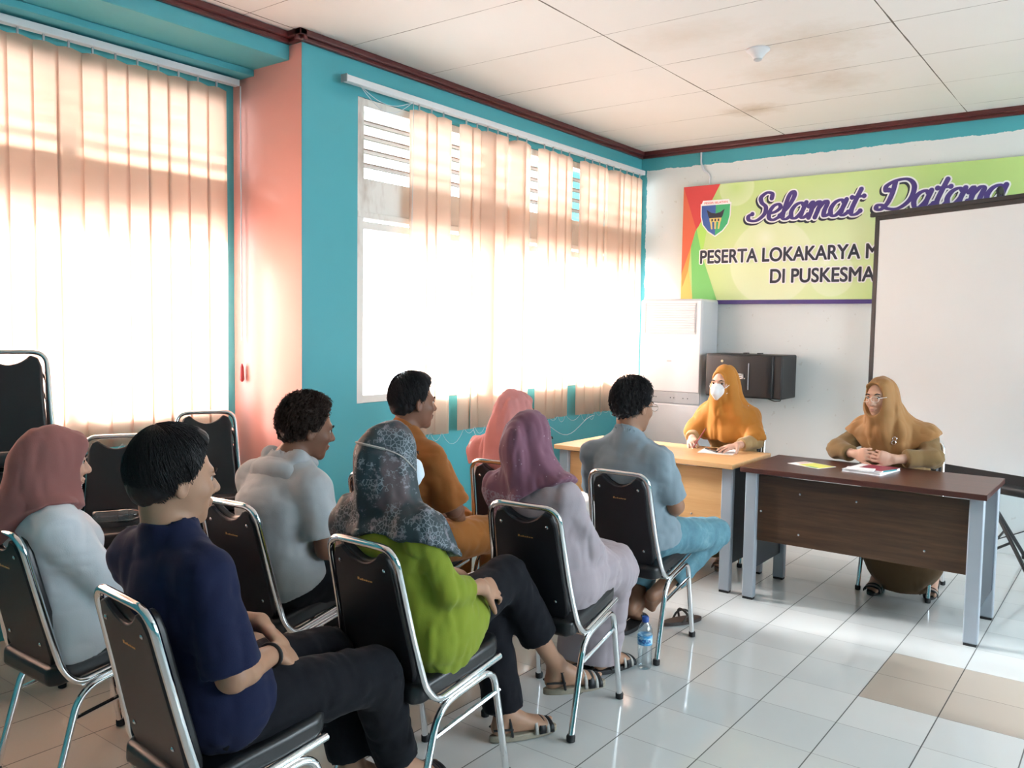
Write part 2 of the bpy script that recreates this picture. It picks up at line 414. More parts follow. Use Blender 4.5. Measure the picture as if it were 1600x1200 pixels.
# vertical blinds -------------------------------------------------
def vblind(label, x, rail, y0, y1, z0, z1, pitch, wid, loose, seed, base, hook=.028, skip=()):
    rnd = random.Random(seed)
    t = empty('vertical_blind', (x, (rail[0]+rail[1])/2, z1), 0, label, 'blind', 'vertical blinds on the left windows')
    T = Matrix.Translation((-x, -(rail[0]+rail[1])/2, -z1))
    def fin(o): o.data.transform(T); return o
    hr = fin(MB().box(x-.022, x+.022, rail[0], rail[1], z1, z1+.035).build('headrail', M['whiteplastic'], t, bevel=.003))
    fin(MB().box(x-.024, x+.024, rail[0]-.006, rail[0], z1-.003, z1+.038).build('end_cap', M['greyplastic'], t))
    n = int((y1-y0)/pitch)+1; bots = []
    for k in range(n):
        y = y0+k*pitch
        if k in skip: continue
        a = base+rnd.uniform(-loose, loose)
        if rnd.random() < .2: a += rnd.choice((-1, 1))*loose*1.3
        ca, sa = math.cos(a), math.sin(a)
        vs = []; fs = []; nz, nw = 12, 5
        curl = rnd.uniform(-.012, .012); tw = rnd.uniform(-.10, .10); zb = z0+rnd.uniform(-.006, .006); zt = z1-hook
        ph = rnd.uniform(0, 6)
        for i in range(nz+1):
            f = i/nz; z = zt+(zb-zt)*f; aa = a+tw*f
            for j in range(nw+1):
                s = (j/nw-.5)*wid; c = .004*math.cos(PI*(j/nw-.5))+curl*f*(j/nw-.5)**2*2+.002*math.sin(ph+6*f)
                top = -.012*abs(j/nw-.5)*2 if i == 0 else 0
                vs.append((x+s*math.sin(aa)+c*math.cos(aa), y+s*math.cos(aa)-c*math.sin(aa), z+top))
        for i in range(nz):
            for j in range(nw):
                q = i*(nw+1)+j; fs.append((q, q+1, q+nw+2, q+nw+1))
        sl = MB().add(vs, fs).build('slat', M['blind'], t, smooth=True, recalc=False)
        so = sl.modifiers.new('thickness', 'SOLIDIFY'); so.thickness = .0007
        fin(sl)
        # hook and bottom weight
        fin(MB().box(x-.004, x+.004, y-.004, y+.004, zt-.006, z1).box(x-.002, x+.002, y-.018, y+.018, zt-.008, zt-.004).build('hook', M['greyplastic'], sl)).matrix_parent_inverse = Matrix()
        bots.append((x+.0, y, zb, a))
    # bead chain joining the slats' bottom weights
    for i in range(len(bots)-1):
        (xa, ya, za, aa), (xb, yb, zb2, ab) = bots[i], bots[i+1]
        if rnd.random() < .25: continue
        sag = .012+.05*rnd.random()*(yb-ya)/.1
        pts = [(xa+(xb-xa)*u+.012, ya+(yb-ya)*u, (za+.012)*(1-u)+(zb2+.012)*u-sag*4*u*(1-u)) for u in [j/6 for j in range(7)]]
        fin(MB().tube(pts, .0012, 4).build('bead_chain', M['whiteplastic'], t))
    return t, fin
tw2, fin2 = vblind('long cream vertical blind beside the back wall, drawn back from its near end', XL+.07, (3.16, 6.50), 3.74, 6.48, .82, 2.79, .108, .125, .38, 5, .22, skip=(3, 11, 16))
# hanging cord loops at the near end and a long loose chain under the blind
def loop(pts, r, parent, fin):
    fin(MB().tube(pts, r, 5).build('pull_cord', M['whiteplastic'], parent))
loop([(XL+.08, 3.68+.004*math.sin(k), 2.79-k*.16) for k in range(12)], .002, tw2, fin2)
loop([(XL+.08, 3.26+.42*u, 2.79-.10*math.sin(PI*u)) for u in [k/10 for k in range(11)]], .0018, tw2, fin2)
loop([(XL+.08, 3.26+.42*u, 2.79-.06*math.sin(PI*u)) for u in [k/10 for k in range(11)]], .0018, tw2, fin2)
loop([(XL+.09, 4.25+.62*u, .83-.34*math.sin(PI*u)*(1-.3*u)) for u in [k/14 for k in range(15)]], .0022, tw2, fin2)
loop([(XL+.09, 5.0+.75*u, .80-.12*math.sin(PI*u)**2) for u in [k/14 for k in range(15)]], .0022, tw2, fin2)
tw1, fin1 = vblind('broad translucent cream vertical blind in the window bay left of the salmon pillar', XW1+.08, (.0, 2.90), .08, 2.86, .87, 2.79, .112, .125, .16, 9, .10)
fin1(MB().tube([(XW1+.10, 2.905, 2.79-k*.2) for k in range(8)], .0035, 6).build('pull_cord', M['whiteplastic'], tw1))
fin1(MB().lathe([(.004, .09), (.010, .07), (.013, 0), (.004, -.012)], (XW1+.10, 2.905, 1.17)).build('cord_weight', mat('red_plastic', (.45, .04, .04), .4), tw1, smooth=True))
# smoke detector on the ceiling
sd = empty('smoke_detector', (-1.775, 4.51, CZ), 0, 'round white smoke detector on the stained ceiling boards', 'smoke detector')
MB().lathe([(.062, 0), (.062, -.008), (.052, -.016), (.044, -.022), (.036, -.034), (.026, -.044), (.024, -.052)], seg=28).build('detector_base', M['whiteplastic'], sd, smooth=True)
MB().lathe([(.022, -.05), (.022, -.058), (.012, -.064), (.004, -.066)], seg=20).build('sensor_tip', M['greyplastic'], sd, smooth=True)
# cable conduit running from the cornice to the banner
tag(MB().tube(fillet([(-3.045, YB-.012, CB+.01), (-3.045, YB-.012, 2.86), (-3.02, YB-.012, 2.79), (-2.965, YB-.012, 2.76), (-2.965, YB-.012, 2.66)], .03), .008, 8).build('cable_conduit', M['whiteplastic'], smooth=True), 'thin white cable conduit bending down the back wall above the banner', 'conduit')
# ------------------------------------------------------------------ banner
def banner():
    Y0 = YB-.035; x0, x1, z0, z1 = -3.18, .35, 1.735, 2.67
    m, t, b_ = nt('banner_print'); b_.inputs['Roughness'].default_value = .45
    tc = t.nodes.new('ShaderNodeTexCoord'); s = N(t, 'SeparateXYZ'); t.links.new(tc.outputs['Object'], s.inputs[0]); X, Z = s.outputs[0], s.outputs[2]
    def circ(cx, cz, r, soft):
        dx = mth(t, 'SUBTRACT', X, cx); dz = mth(t, 'SUBTRACT', Z, cz)
        d = mth(t, 'SQRT', mth(t, 'ADD', mth(t, 'MULTIPLY', dx, dx), mth(t, 'MULTIPLY', dz, dz)))
        return mth(t, 'DIVIDE', mth(t, 'SUBTRACT', r, d), soft, clamp=True), d
    base = mixc(t, noise(t, .9, 2, .5), (.42, .66, .16), (.66, .80, .32))
    hz, _ = circ(-2.35, 1.95, .85, .85); base = mixc(t, mth(t, 'MULTIPLY', hz, .75), base, (.88, .90, .62))
    hz, _ = circ(-1.75, 2.25, .65, .65); base = mixc(t, mth(t, 'MULTIPLY', hz, .5), base, (.80, .86, .62))
    hz, _ = circ(-1.0, 2.6, .9, .9); base = mixc(t, mth(t, 'MULTIPLY', hz, .5), base, (.38, .58, .22))
    for cx, cz, r in ((-2.42, 2.03, .34), (-2.72, 2.63, .15), (-1.95, 1.92, .17), (-.5, 2.62, .2)):
        a, d = circ(cx, cz, r, .012); inner, _ = circ(cx, cz, r-.01, r*.9)
        rim = mth(t, 'MULTIPLY', a, mth(t, 'SUBTRACT', 1, inner, clamp=True)); base = mixc(t, mth(t, 'MULTIPLY', rim, .28), base, (.97, .97, .88))
        hl, _ = circ(cx-.05, cz+r*.55, r*.3, r*.3); base = mixc(t, mth(t, 'MULTIPLY', hl, .35), base, (1, 1, .95))
    t.links.new(base, b_.inputs['Base Color'])
    bn = empty('banner', ((x0+x1)/2, Y0, (z0+z1)/2), 0, 'long green welcome banner with purple script lettering on the back wall', 'banner')
    cx, cz = bn.location.x, bn.location.z
    P = MB().box(x0, x1, 0, .012, z0, z1).build('banner_sheet', m, bn); P.data.transform(Matrix.Translation((0, 0, 0)))
    Tm = Matrix.Translation((-cx, 0, -cz))
    P.location = (-cx, 0, -cz)
    def flat(name, polys, mt, d, par=bn, smooth=False):
        b = MB()
        for p in polys: b.prism([(x, z) for x, z in p], Matrix(((1, 0, 0, 0), (0, 0, 1, 0), (0, 1, 0, 0), (0, 0, 0, 1))), -d-.0006, -d)
        o = b.build(name, mt, par); o.location = (-cx, 0, -cz); return o
    col = lambda n, c: mat(n, c, .45, var=.02)
    flat('printed_facet', [[(-3.18, 2.67), (-2.86, 2.67), (-3.06, 2.30)]], col('print_red', (.72, .07, .07)), .001)
    flat('printed_facet', [[(-3.18, 2.67), (-3.06, 2.32), (-3.10, 2.18), (-3.18, 1.95)]], col('print_vermilion', (.78, .16, .08)), .0012)
    flat('printed_facet', [[(-3.18, 1.95), (-3.10, 2.18), (-3.12, 1.98), (-3.17, 1.84)]], col('print_orange', (.85, .36, .08)), .0013)
    flat('printed_facet', [[(-3.18, 1.90), (-3.12, 2.0), (-3.07, 1.735), (-3.18, 1.735)]], col('print_amber', (.90, .62, .16)), .0011)
    flat('printed_facet', [[(-3.10, 2.18), (-3.055, 2.32), (-3.0, 2.10), (-2.86, 1.735), (-3.075, 1.735)]], col('print_leaf_green', (.20, .62, .16)), .0012)
    flat('printed_facet', [[(-3.055, 2.32), (-2.94, 2.46), (-3.0, 2.10)]], col('print_lime', (.45, .78, .15)), .0011)
    # the purple lower edge and side return
    o = MB().box(x0+.2, x1, -.004, .03, z0-.032, z0-.001).build('lower_edge', M['purple'], bn); o.location = (-cx, 0, -cz)
    # emblem: shield halves, white title band, gabled house
    ex, ez = -2.892, 2.40; w, h = .125, .145
    def shield(k, half=0):
        pts = []
        L = [(-1, .78), (-.98, .1), (-.85, -.35), (-.5, -.72), (0, -1.0)]
        R = [(-x, z) for x, z in reversed(L[:-1])]
        pts = L+R
        if half == -1: pts = L+[(0, .78)]
        if half == 1: pts = [(0, -1.0)]+R+[(0, .78)]
        return [(ex+x*w*k, ez+z*h*k) for x, z in pts]
    em = flat('emblem', [shield(1.06)], M['white'], .0016)
    e2 = []
    def sub(name, polys, mt, d):
        b = MB()
        for p in polys: b.prism(p, Matrix(((1, 0, 0, 0), (0, 0, 1, 0), (0, 1, 0, 0), (0, 0, 0, 1))), -d-.0005, -d)
        return b.build(name, mt, em)
    sub('shield_half', [shield(.98, -1)], col('print_blue', (.05, .13, .42)), .0023)
    sub('shield_half', [shield(.98, 1)], col('print_emerald', (.06, .48, .20)), .0023)
    sub('title_band', [[(ex-w*1.02, ez+h*.72), (ex-w*.9, ez+h*1.0), (ex+w*.9, ez+h*1.0), (ex+w*1.02, ez+h*.72)]], M['white'], .0028)
    roof = [(-.62, .48), (-.30, .30), (0, .25), (.30, .30), (.62, .48), (.5, .12), (.42, .0), (-.42, .0), (-.5, .12)]
    sub('house_roof', [[(ex+x*w, ez+z*h) for x, z in roof]], M['ink'], .0030)
    wal = [[(-.42, .0), (.42, .0), (.38, -.22), (-.38, -.22)], [(-.36, -.2), (-.22, -.2), (-.18, -.62), (-.28, -.62)], [(-.07, -.2), (.07, -.2), (.06, -.62), (-.06, -.62)], [(.36, -.2), (.22, -.2), (.18, -.62), (.28, -.62)]]
    sub('house_wall', [[(ex+x*w, ez+z*h) for x, z in p] for p in wal], col('print_yellow', (.80, .62, .22)), .0034)
    sub('house_window', [[(ex+(x0_+dx)*w, ez+z*h) for dx, z in ((-.05, -.18), (.05, -.18), (.05, -.05), (-.05, -.05))] for x0_ in (-.22, 0, .22)], M['ink'], .004)
    # block lettering
    def text(s, x, z, size, width, mt, d, off, par=bn, nm='lettering', loc0=(0, 0, 0), shear=0):
        cu = bpy.data.curves.new(nm, 'FONT'); cu.body = s; cu.size = size; cu.offset = off; cu.shear = shear
        tmp = bpy.data.objects.new(nm, cu); COL.objects.link(tmp); bpy.context.view_layer.update()
        dg = bpy.context.evaluated_depsgraph_get(); me = bpy.data.meshes.new_from_object(tmp.evaluated_get(dg)); bpy.data.objects.remove(tmp)
        xs = [v.co.x for v in me.vertices]; a0, a1 = min(xs), max(xs); k = width/(a1-a0)
        for v in me.vertices: v.co = Vector(((v.co.x-a0)*k+x, -d, v.co.y+z))
        me.materials.clear(); me.materials.append(mt)
        o = bpy.data.objects.new(nm, me); COL.objects.link(o); o.parent = par; o.location = loc0; return o
    def bold(s, x, z, wd, mt, d, r, nm, n=8):
        for k in range(n):
            o = text(s, x+r*math.cos(2*PI*k/n), z+r*math.sin(2*PI*k/n), .150, wd, mt, d+.00004*k, 0, loc0=(-cx, 0, -cz), nm=nm)
            if k == 0: root = o; bm = bmesh.new(); bm.from_mesh(o.data)
            else: bm.from_mesh(o.data); bpy.data.objects.remove(o)
        bm.to_mesh(root.data); bm.free()
    for s, x, z, wd in (('PESERTA LOKAKARYA M', -3.012, 2.036, 1.385), ('DI PUSKESMA', -2.418, 1.868, .775)):
        bold(s, x, z, wd, M['white'], .0022, .0125, 'lettering_outline', 12)
        bold(s, x, z, wd, M['ink'], .0032, .0036, 'lettering')
    text('PESISIR SELATAN', ex-w*.8, ez+h*.80, .022, w*1.6, col('print_crimson', (.7, .05, .05)), .0036, .0003, par=em)
    # brush script 'Selamat Datang' as broad pen strokes
    def cat(pts, n=7):
        P = [pts[0]]+list(pts)+[pts[-1]]; out = []
        for i in range(1, len(P)-2):
            for k in range(n):
                u = k/n; p0, p1, p2, p3 = P[i-1], P[i], P[i+1], P[i+2]
                out.append(tuple(.5*((2*p1[j])+(-p0[j]+p2[j])*u+(2*p0[j]-5*p1[j]+4*p2[j]-p3[j])*u*u+(-p0[j]+3*p1[j]-3*p2[j]+p3[j])*u**3) for j in (0, 1)))
        out.append(tuple(pts[-1])); return out
    A_ = [[(.62, .78), (.42, .98), (.16, .84), (.04, .46), (.16, .08), (.38, .04), (.60, .42), (.68, .92)], [(.68, .98), (.62, .5), (.62, .12), (.76, .02), (.95, .2)]]
    G = {'S': ([[(.98, 1.42), (.92, 1.72), (.62, 1.80), (.38, 1.52), (.50, 1.18), (.80, .86), (.82, .40), (.50, .02), (.10, .06), (-.02, .32), (.16, .46)]], 1.0),
         'e': ([[(.08, .42), (.40, .52), (.60, .78), (.44, 1.0), (.20, .88), (.08, .50), (.16, .12), (.42, .0), (.72, .2)]], .66),
         'l': ([[(.02, .25), (.35, .80), (.50, 1.45), (.38, 1.75), (.22, 1.50), (.18, .70), (.22, .12), (.42, .0), (.62, .2)]], .55),
         'a': (A_, .86),
         'm': ([[(.02, .72), (.16, .98), (.22, .5), (.18, .0)], [(.20, .5), (.42, .95), (.56, .85), (.54, .4), (.50, .0)], [(.54, .5), (.76, .95), (.92, .85), (.88, .35), (.94, .05), (1.12, .1), (1.22, .22)]], 1.14),
         't': ([[(.38, 1.55), (.28, .9), (.22, .3), (.32, .02), (.52, .04), (.66, .22)], [(.06, 1.08), (.62, 1.12)]], .60),
         'D': ([[(.40, 1.62), (.42, 1.0), (.34, .40), (.12, .05), (-.10, .10), (-.10, .30), (.10, .30), (.45, .06), (.95, .06), (1.34, .55), (1.34, 1.30), (.96, 1.74), (.42, 1.72), (.05, 1.45), (.08, 1.15), (.22, 1.18)]], 1.50),
         'n': ([[(.02, .72), (.16, .98), (.22, .5), (.18, .0)], [(.20, .5), (.44, .95), (.62, .85), (.58, .35), (.64, .05), (.84, .2)]], .80),
         'g': ([[(.62, .78), (.42, .98), (.16, .84), (.04, .46), (.16, .08), (.38, .04), (.60, .42), (.68, .92)], [(.68, .98), (.62, .3), (.52, -.40), (.20, -.60), (.02, -.35)]], .86)}
    def ribbon(pts, wfun, dx, dz, x0_, z0_, kx, kz, sh):
        q = [(x0_+(x+z*sh)*kx+dx, z0_+z*kz+dz) for x, z in pts]; n = len(q); Lp, Rp = [], []
        for i in range(n):
            a = q[max(0, i-1)]; c = q[min(n-1, i+1)]; tx, tz = c[0]-a[0], c[1]-a[1]; l = math.hypot(tx, tz) or 1
            nx, nz_ = -tz/l, tx/l; wd = wfun(i/(n-1), tx/l, tz/l)
            Lp.append((q[i][0]+nx*wd, q[i][1]+nz_*wd)); Rp.append((q[i][0]-nx*wd, q[i][1]-nz_*wd))
        polys = [[Lp[i], Lp[i+1], Rp[i+1], Rp[i]] for i in range(n-1)]
        for e in (0, -1):
            wd = wfun(0 if e == 0 else 1, 0, 1)
            polys.append([(q[e][0]+wd*math.cos(k*PI/5), q[e][1]+wd*math.sin(k*PI/5)) for k in range(10)])
        for i in range(0, n, 2):
            wd = wfun(i/(n-1), (q[min(n-1, i+1)][0]-q[i][0]), 1)*.96 if False else 0
        return polys
    def script(word, x0_, z0_, length, xh):
        tot = sum(G[c][1] for c in word); kx = length/tot
        strokes = []; x = 0
        for c in word:
            for st in G[c][0]: strokes.append([(px+x, pz) for px, pz in cat(st)])
            x += G[c][1]
        for nm, mt, d, ext, dx, dz in (('lettering_shadow', M['ink'], .0026, .013, -.012, -.012), ('lettering_outline', M['white'], .0037, .011, 0, 0), ('lettering', M['purple'], .0048, 0, 0, 0)):
            polys = []
            for st in strokes:
                polys += ribbon(st, lambda u, tx, tz, e=ext: .0095+.0085*abs(tz)**1.5+e, dx, dz, x0_, z0_, kx, xh, .22)
            bm_ = MB()
            for pi_, p in enumerate(polys): bm_.add([(a, -d+.0009*pi_/len(polys)-.0009, c) for i, (a, c) in enumerate(p)], [tuple(range(len(p)))])
            o = bm_.build(nm, mt, bn, recalc=False); o.location = (-cx, 0, -cz)
    script('Selamat', -2.62, 2.355, .84, .118)
    script('Datang', -1.64, 2.375, .80, .118)
banner()
# ------------------------------------------------------------------ floor-standing air conditioner in the corner
def aircon():
    t = empty('air_conditioner', (-3.115, 6.42, 0), 0, 'tall white floor-standing air conditioner in the corner by the window', 'air conditioner')
    w, d = .272, .155
    MB().box(-w, w, -d, d, .0, 1.735).build('cabinet', M['whiteplastic'], t, bevel=.022, seg=3)
    MB().box(-w+.005, w-.005, -d-.012, -d+.004, .985, 1.725).build('front_panel', M['whiteplastic'], t, bevel=.008)
    g = MB(); g.box(-.225, -.219, -d-.016, -d-.010, 1.46, 1.70).box(.219, .225, -d-.016, -d-.010, 1.46, 1.70).box(-.225, .225, -d-.016, -d-.010, 1.695, 1.70).box(-.225, .225, -d-.016, -d-.010, 1.455, 1.46)
    g.build('grille_frame', M['greyplastic'], t)
    g = MB()
    for k in range(11): g.obox((0, -d-.013, 1.475+k*.02), (.215, 0, 0), (0, .004, .003), (0, -.003, .007))
    g.build('air_louvre', M['whiteplastic'], t)
    MB().box(-w+.003, w-.003, -d-.010, -d+.004, .895, .985).build('control_strip', M['greyplastic'], t, bevel=.002)
    g = MB()
    for k, x in enumerate((-.17, -.15, -.13, -.11, .02, .05, .13, .17)): g.box(x-.004, x+.004, -d-.0115, -d-.009, .935, .943)
    g.build('control_button', M['darkpanel'], t)
    MB().box(-w+.005, w-.005, -d-.010, -d+.004, .04, .885).build('lower_panel', M['whiteplastic'], t, bevel=.008)
    MB().box(-.02, .02, -d-.014, -d-.011, 1.23, 1.242).build('badge', M['greyplastic'], t)
aircon()
# ------------------------------------------------------------------ wall speaker
def speaker():
    t = empty('wall_speaker', (-2.475, 6.33, 1.145), 0, 'black karaoke loudspeaker mounted sideways on the back wall', 'speaker')
    MB().box(-.30, .30, -.12, .20, -.165, .165).build('cabinet', M['black'], t, bevel=.01)
    # curved grille front
    n = 14; pr = [(-.30, 0), (-.29, -.018)]+[(-.28+.50*k/n, -.022-.012*math.sin(PI*k/n)) for k in range(n+1)]+[(.235, -.015), (.24, 0)]
    b = MB(); b.prism([(x, y) for x, y in pr], Matrix(((1, 0, 0, 0), (0, 1, 0, -.118), (0, 0, 1, 0), (0, 0, 0, 1))), -.155, .155)
    b.build('grille', M['speakergrille'], t, smooth=True, bevel=.004)
    MB().box(.055, .060, -.160, -.152, -.10, .10).build('divider_bar', M['greymetal'], t)
    MB().lathe([(.010, -.151), (.010, -.156), (.003, -.157)], (-.155, 0, .11), 12, 'y').build('tweeter_badge', mat('pale_gold', (.75, .72, .5), .4), t)
    # the letters of the badge still visible beside the head scarf: 'BMB.'-like block marks
    g = MB()
    def ring(x, z, w, h):
        g.box(x, x+w, -.1625, -.1595, z+h*.78, z+h).box(x, x+w, -.1625, -.1595, z, z+h*.22).box(x, x+w*.22, -.1625, -.1595, z, z+h).box(x+w*.78, x+w, -.1625, -.1595, z, z+h)
    ring(-.105, -.020, .058, .040); ring(-.038, -.020, .058, .040); g.box(-.012, .016, -.1625, -.1595, -.004, .004); g.box(.026, .034, -.1625, -.1595, -.020, -.012)
    g.build('badge', M['white'], t)
    MB().box(-.05, -.02, .0, .05, .165, .175).box(.06, .09, .0, .05, .165, .175).build('bracket_knob', M['black'], t)
    MB().tube(fillet([(.22, .1, -.165), (.22, .1, -.19), (.15, .16, -.20), (.02, .262, -.18)], .02), .004, 6).build('cable', M['black'], t)
M['speakergrille'] = mat('speaker_grille_cloth', (.018, .018, .02), .35, bs=.3, bd=.001, bscale=500)
speaker()
# ------------------------------------------------------------------ tripod projection screen
def pscreen():
    ang = math.radians(-25.5)     # right end swings towards the room
    t = empty('projection_screen', (-.80, 6.02, 0), ang, 'tall white projection screen with black border on a tripod stand', 'projection screen')
    w, zt, zb = .90, 2.31, .555
    MB().box(-w, w, -.003, .003, zb+.03, zt).build('screen_sheet', [M['screen']], t)
    b = MB(); b.box(-w, -w+.035, -.006, -.003, zb, zt).box(w-.035, w, -.006, -.003, zb, zt).box(-w, w, -.006, -.003, zt-.03, zt).box(-w, w, -.006, -.003, zb+.02, zb+.085)
    b.build('black_border', M['black'], t)
    MB().box(-w-.04, w+.04, -.016, .016, zt, zt+.028).build('top_bar', M['black'], t, bevel=.004)
    b = MB(); b.tube([(-w-.02, 0, zb-.01), (w+.02, 0, zb-.01)], .036, 14); b.build('roller_case', M['black'], t, smooth=True)
    MB().tube([(0, .045, .10), (0, .045, 2.30)], .0145, 10).build('pole', M['black'], t, smooth=True)
    MB().tube(fillet([(0, .045, 2.30), (0, .03, 2.38), (0, .0, 2.40), (0, -.012, 2.34)], .02), .009, 8).lathe([(.022, -.01), (.03, .0), (.022, .01)], (0, 0, 2.372), 12, 'x').build('top_hook', M['black'], t, smooth=True)
    MB().lathe([(.028, -.02), (.03, -.01), (.03, .02), (.022, .03)], (0, .045, .47), 12).box(.02, .06, .03, .06, .455, .485).build('collar', M['black'], t)
    MB().lathe([(.02, 0), (.024, .01), (.024, .03), (.02, .04)], (0, .045, .10), 12).build('lower_collar', M['black'], t)
    for a in (-25, 95, 215):
        ca, sa = math.cos(math.radians(a)), math.sin(math.radians(a))
        MB().tube([(.02*ca, .045+.02*sa, .46), (.50*ca, .045+.50*sa, .02)], .012, 8).lathe([(.016, -.02), (.018, .01), (.013, .02)], (.50*ca, .045+.50*sa, .02), 10).build('leg', M['black'], t, smooth=True)
        MB().tube([(.02*ca, .045+.02*sa, .115), (.26*ca, .045+.26*sa, .24)], .008, 6).build('brace', M['black'], t, smooth=True)
pscreen()
tag(MB().tube(fillet([(-1.0, 6.57, .02), (-.85, 6.57, .06), (-.65, 6.57, .16), (-.50, 6.57, .24), (-.2, 6.575, .30)], .06), .004, 6).build('power_cable', M['black'], smooth=True), 'thin dark cable climbing the back wall behind the screen tripod', 'cable')
# ------------------------------------------------------------------ desks
def desk(x, y, rz, top, panel, label):
    """x, y = middle of the front (audience) edge; the desk runs +y behind it; 1.2 x 0.6 m"""
    t = empty('office_desk', (x, y, 0), rz, label, 'desk', 'office desks')
    H = .745
    MB().box(-.6, .6, -.03, .57, H-.028, H).build('desktop', top, t, bevel=.003)
    MB().box(-.52, .52, .045, .060, .335, H-.045).build('modesty_panel', panel, t, bevel=.001)
    for i, (sx, sz) in enumerate(((-.29, .62), (-.29, .40), (.33, .42), (.0, .62), (-.5, .50))):
        MB().lathe([(.006, .0), (.006, -.003), (.002, -.004)], (sx, .044, sz if True else 0), 8, 'y').build('panel_screw', M['chromedull'], t)
    for s in (-1, 1):
        xo = s*.585; xi = s*.52
        for y0, y1 in ((.015, .058), (.50, .543)):
            MB().box(min(xo, xi), max(xo, xi), y0, y1, .012, H-.028).build('leg', M['greymetal'], t, bevel=.006)
            MB().box(min(xo, xi)+.004, max(xo, xi)-.004, y0+.003, y1-.003, 0, .012).build('leg_foot', M['rubber'], t)
        MB().box(min(s*.575, s*.545), max(s*.575, s*.545), .055, .503, .16, H-.028).build('side_panel', M['darkpanel'], t, bevel=.004)
    return t
desk(-1.175, 4.49, 0, M['darktop'], M['darkwood'], 'dark brown wooden desk with grey metal legs in front of the woman in glasses')
desk(-2.43, 4.515, 0, M['lighttop'], M['lightwood'], 'pale beech desk with grey metal legs in front of the masked woman')
# ------------------------------------------------------------------ chairs
def make_chair():
    t = empty('stacking_chair')
    R = .0115
    # back loop with seat rails
    def bp(x, z):       # point on the leaning back plane
        return (x, -.130-(z-.42)*.235, z)
    half = [(.170, .222, .416), (.180, -.085, .372), bp(.176, .420), bp(.158, .56), bp(.142, .853)]
    L = [(-x, y, z) for x, y, z in reversed(half)]
    pts = fillet(half+L, [.06, .07, .08, .06, .06, .08, .07, .06], 7)
    # the corner between rail and back is a broad bend
    MB().tube(pts, R, 12).build('back_frame', M['chrome'], t, smooth=True, angle=60)
    for s in (-1, 1):
        x0, x1 = s*.182, s*.180
        lp = fillet([(s*.184, -.178, .012), (x1, -.080, .352), (x1, .178, .390), (s*.186, .250, .012)], [.075, .06], 8)
        f = MB().tube(lp, R*1.02, 12).build('side_legs', M['chrome'], t, smooth=True, angle=60)
        for y in (-.178, .250):
            MB().lathe([(.010, 0), (.0155, .003), (.0165, .022), (.013, .028)], (s*.184 if y < 0 else s*.186, y, 0), 12).build('foot_cap', M['rubber'], f, smooth=True)
        MB().tube([(s*.181, -.105, .262), (s*.183, .205, .312)], .0075, 8).build('stretcher', M['chrome'], t, smooth=True)
    MB().tube([(-.18, .05, .378), (.18, .05, .378)], .009, 8).tube([(-.18, -.07, .368), (.18, -.07, .368)], .009, 8).build('cross_tube', M['chromedull'], t, smooth=True)
    # padded backrest: outline in the leaning plane, hand-hold scooped out of its upper edge
    def outline(k=1.0, n=14):
        o = []
        zt = .853-.020; hw = .128*k
        o += [(-hw-.004, .66), (-hw+.002, zt-.045), (-hw+.016, zt-.010), (-hw+.04, zt)]
        for i in range(n+1):
            u = i/n; x = (-.080+.16*u); o.append((x, zt-.040*math.sin(PI*u)**.8))
        o += [(hw-.04, zt), (hw-.016, zt-.010), (hw-.002, zt-.045), (hw+.004, .66)]
        o += [(hw+.014, .53), (hw+.014, .46), (hw-.01, .405), (hw-.05, .37), (-hw+.05, .37), (-hw+.01, .405), (-hw-.014, .46), (-hw-.014, .53)]
        return o
    nrm = Vector((0, 1, .235)).normalized()
    mt = Matrix.Identity(4)
    for i in range(3): mt[i][0] = (1, 0, 0)[i]; mt[i][1] = (0, -.235, 1)[i]; mt[i][2] = nrm[i]
    off = Vector((0, -.130+.42*.235, 0))
    mt.translation = off
    b = MB(); b.prism([(x, z) for x, z in outline()], mt, -.010, .006); br = b.build('backrest', M['vinyl'], t, bevel=.004)
    b = MB(); b.prism([(x*.985, z) for x, z in outline()], mt, .006, .036); b.build('back_cushion', M['vinylseat'], t, bevel=.013, seg=3)
    for x, z in ((-.095, .785), (.095, .785), (-.10, .50), (.10, .50)):
        p = mt @ Vector((x, z, -.010)); q = Matrix.Translation(p) @ mt.to_3x3().normalized().to_4x4()
        MB().lathe([(.0065, 0), (.0065, -.003), (.003, -.0055)], (0, 0, 0), 10, mtx=q).build('screw', M['chromedull'], br, smooth=True)
    # small gold maker's mark
    g = MB()
    for k, (x, wd, h) in enumerate(((-.030, .007, .008), (-.020, .006, .004), (-.011, .005, .006), (-.003, .006, .004), (.006, .006, .005), (.015, .006, .004), (.024, .008, .004))):
        g.prism([(x, .735), (x+wd, .735), (x+wd+.001, .735+h), (x+.001, .735+h)], mt, -.0112, -.0100)
    g.build('maker_mark', M['gold'], br)
    # seat
    b = MB(); n = 10
    so = [(-.150, -.165), (-.172, -.135), (-.178, .10)]
    so += [(-.178+.05*(1-math.cos(a)), .17+.065*math.sin(a)) for a in [k*PI/12 for k in range(1, 7)]]
    so += [(-x, y) for x, y in reversed(so)]
    b.prism(so, Matrix(((1, 0, 0, 0), (0, 1, 0, 0), (0, .14, 1, .392), (0, 0, 0, 1))), 0, .062)
    b.build('seat', M['vinylseat'], t, bevel=.018, seg=4)
    return t
CH = make_chair()
used = [False]
def chair(x, y, rz, label, group=None, z=0):
    c = CH if not used[0] else copy_tree(CH); used[0] = True
    c.location = (x, y, z); c.rotation_euler = (0, 0, math.radians(rz)); c['label'] = label; c['category'] = 'chair'
    c['group'] = group or 'chairs the people sit on'
    return c
chair(-1.862, 1.235, -5, 'black chrome-framed stacking chair under the man in the navy t-shirt')
chair(-1.831, 1.94, -1, 'black chrome-framed stacking chair under the woman in the lime green tunic')
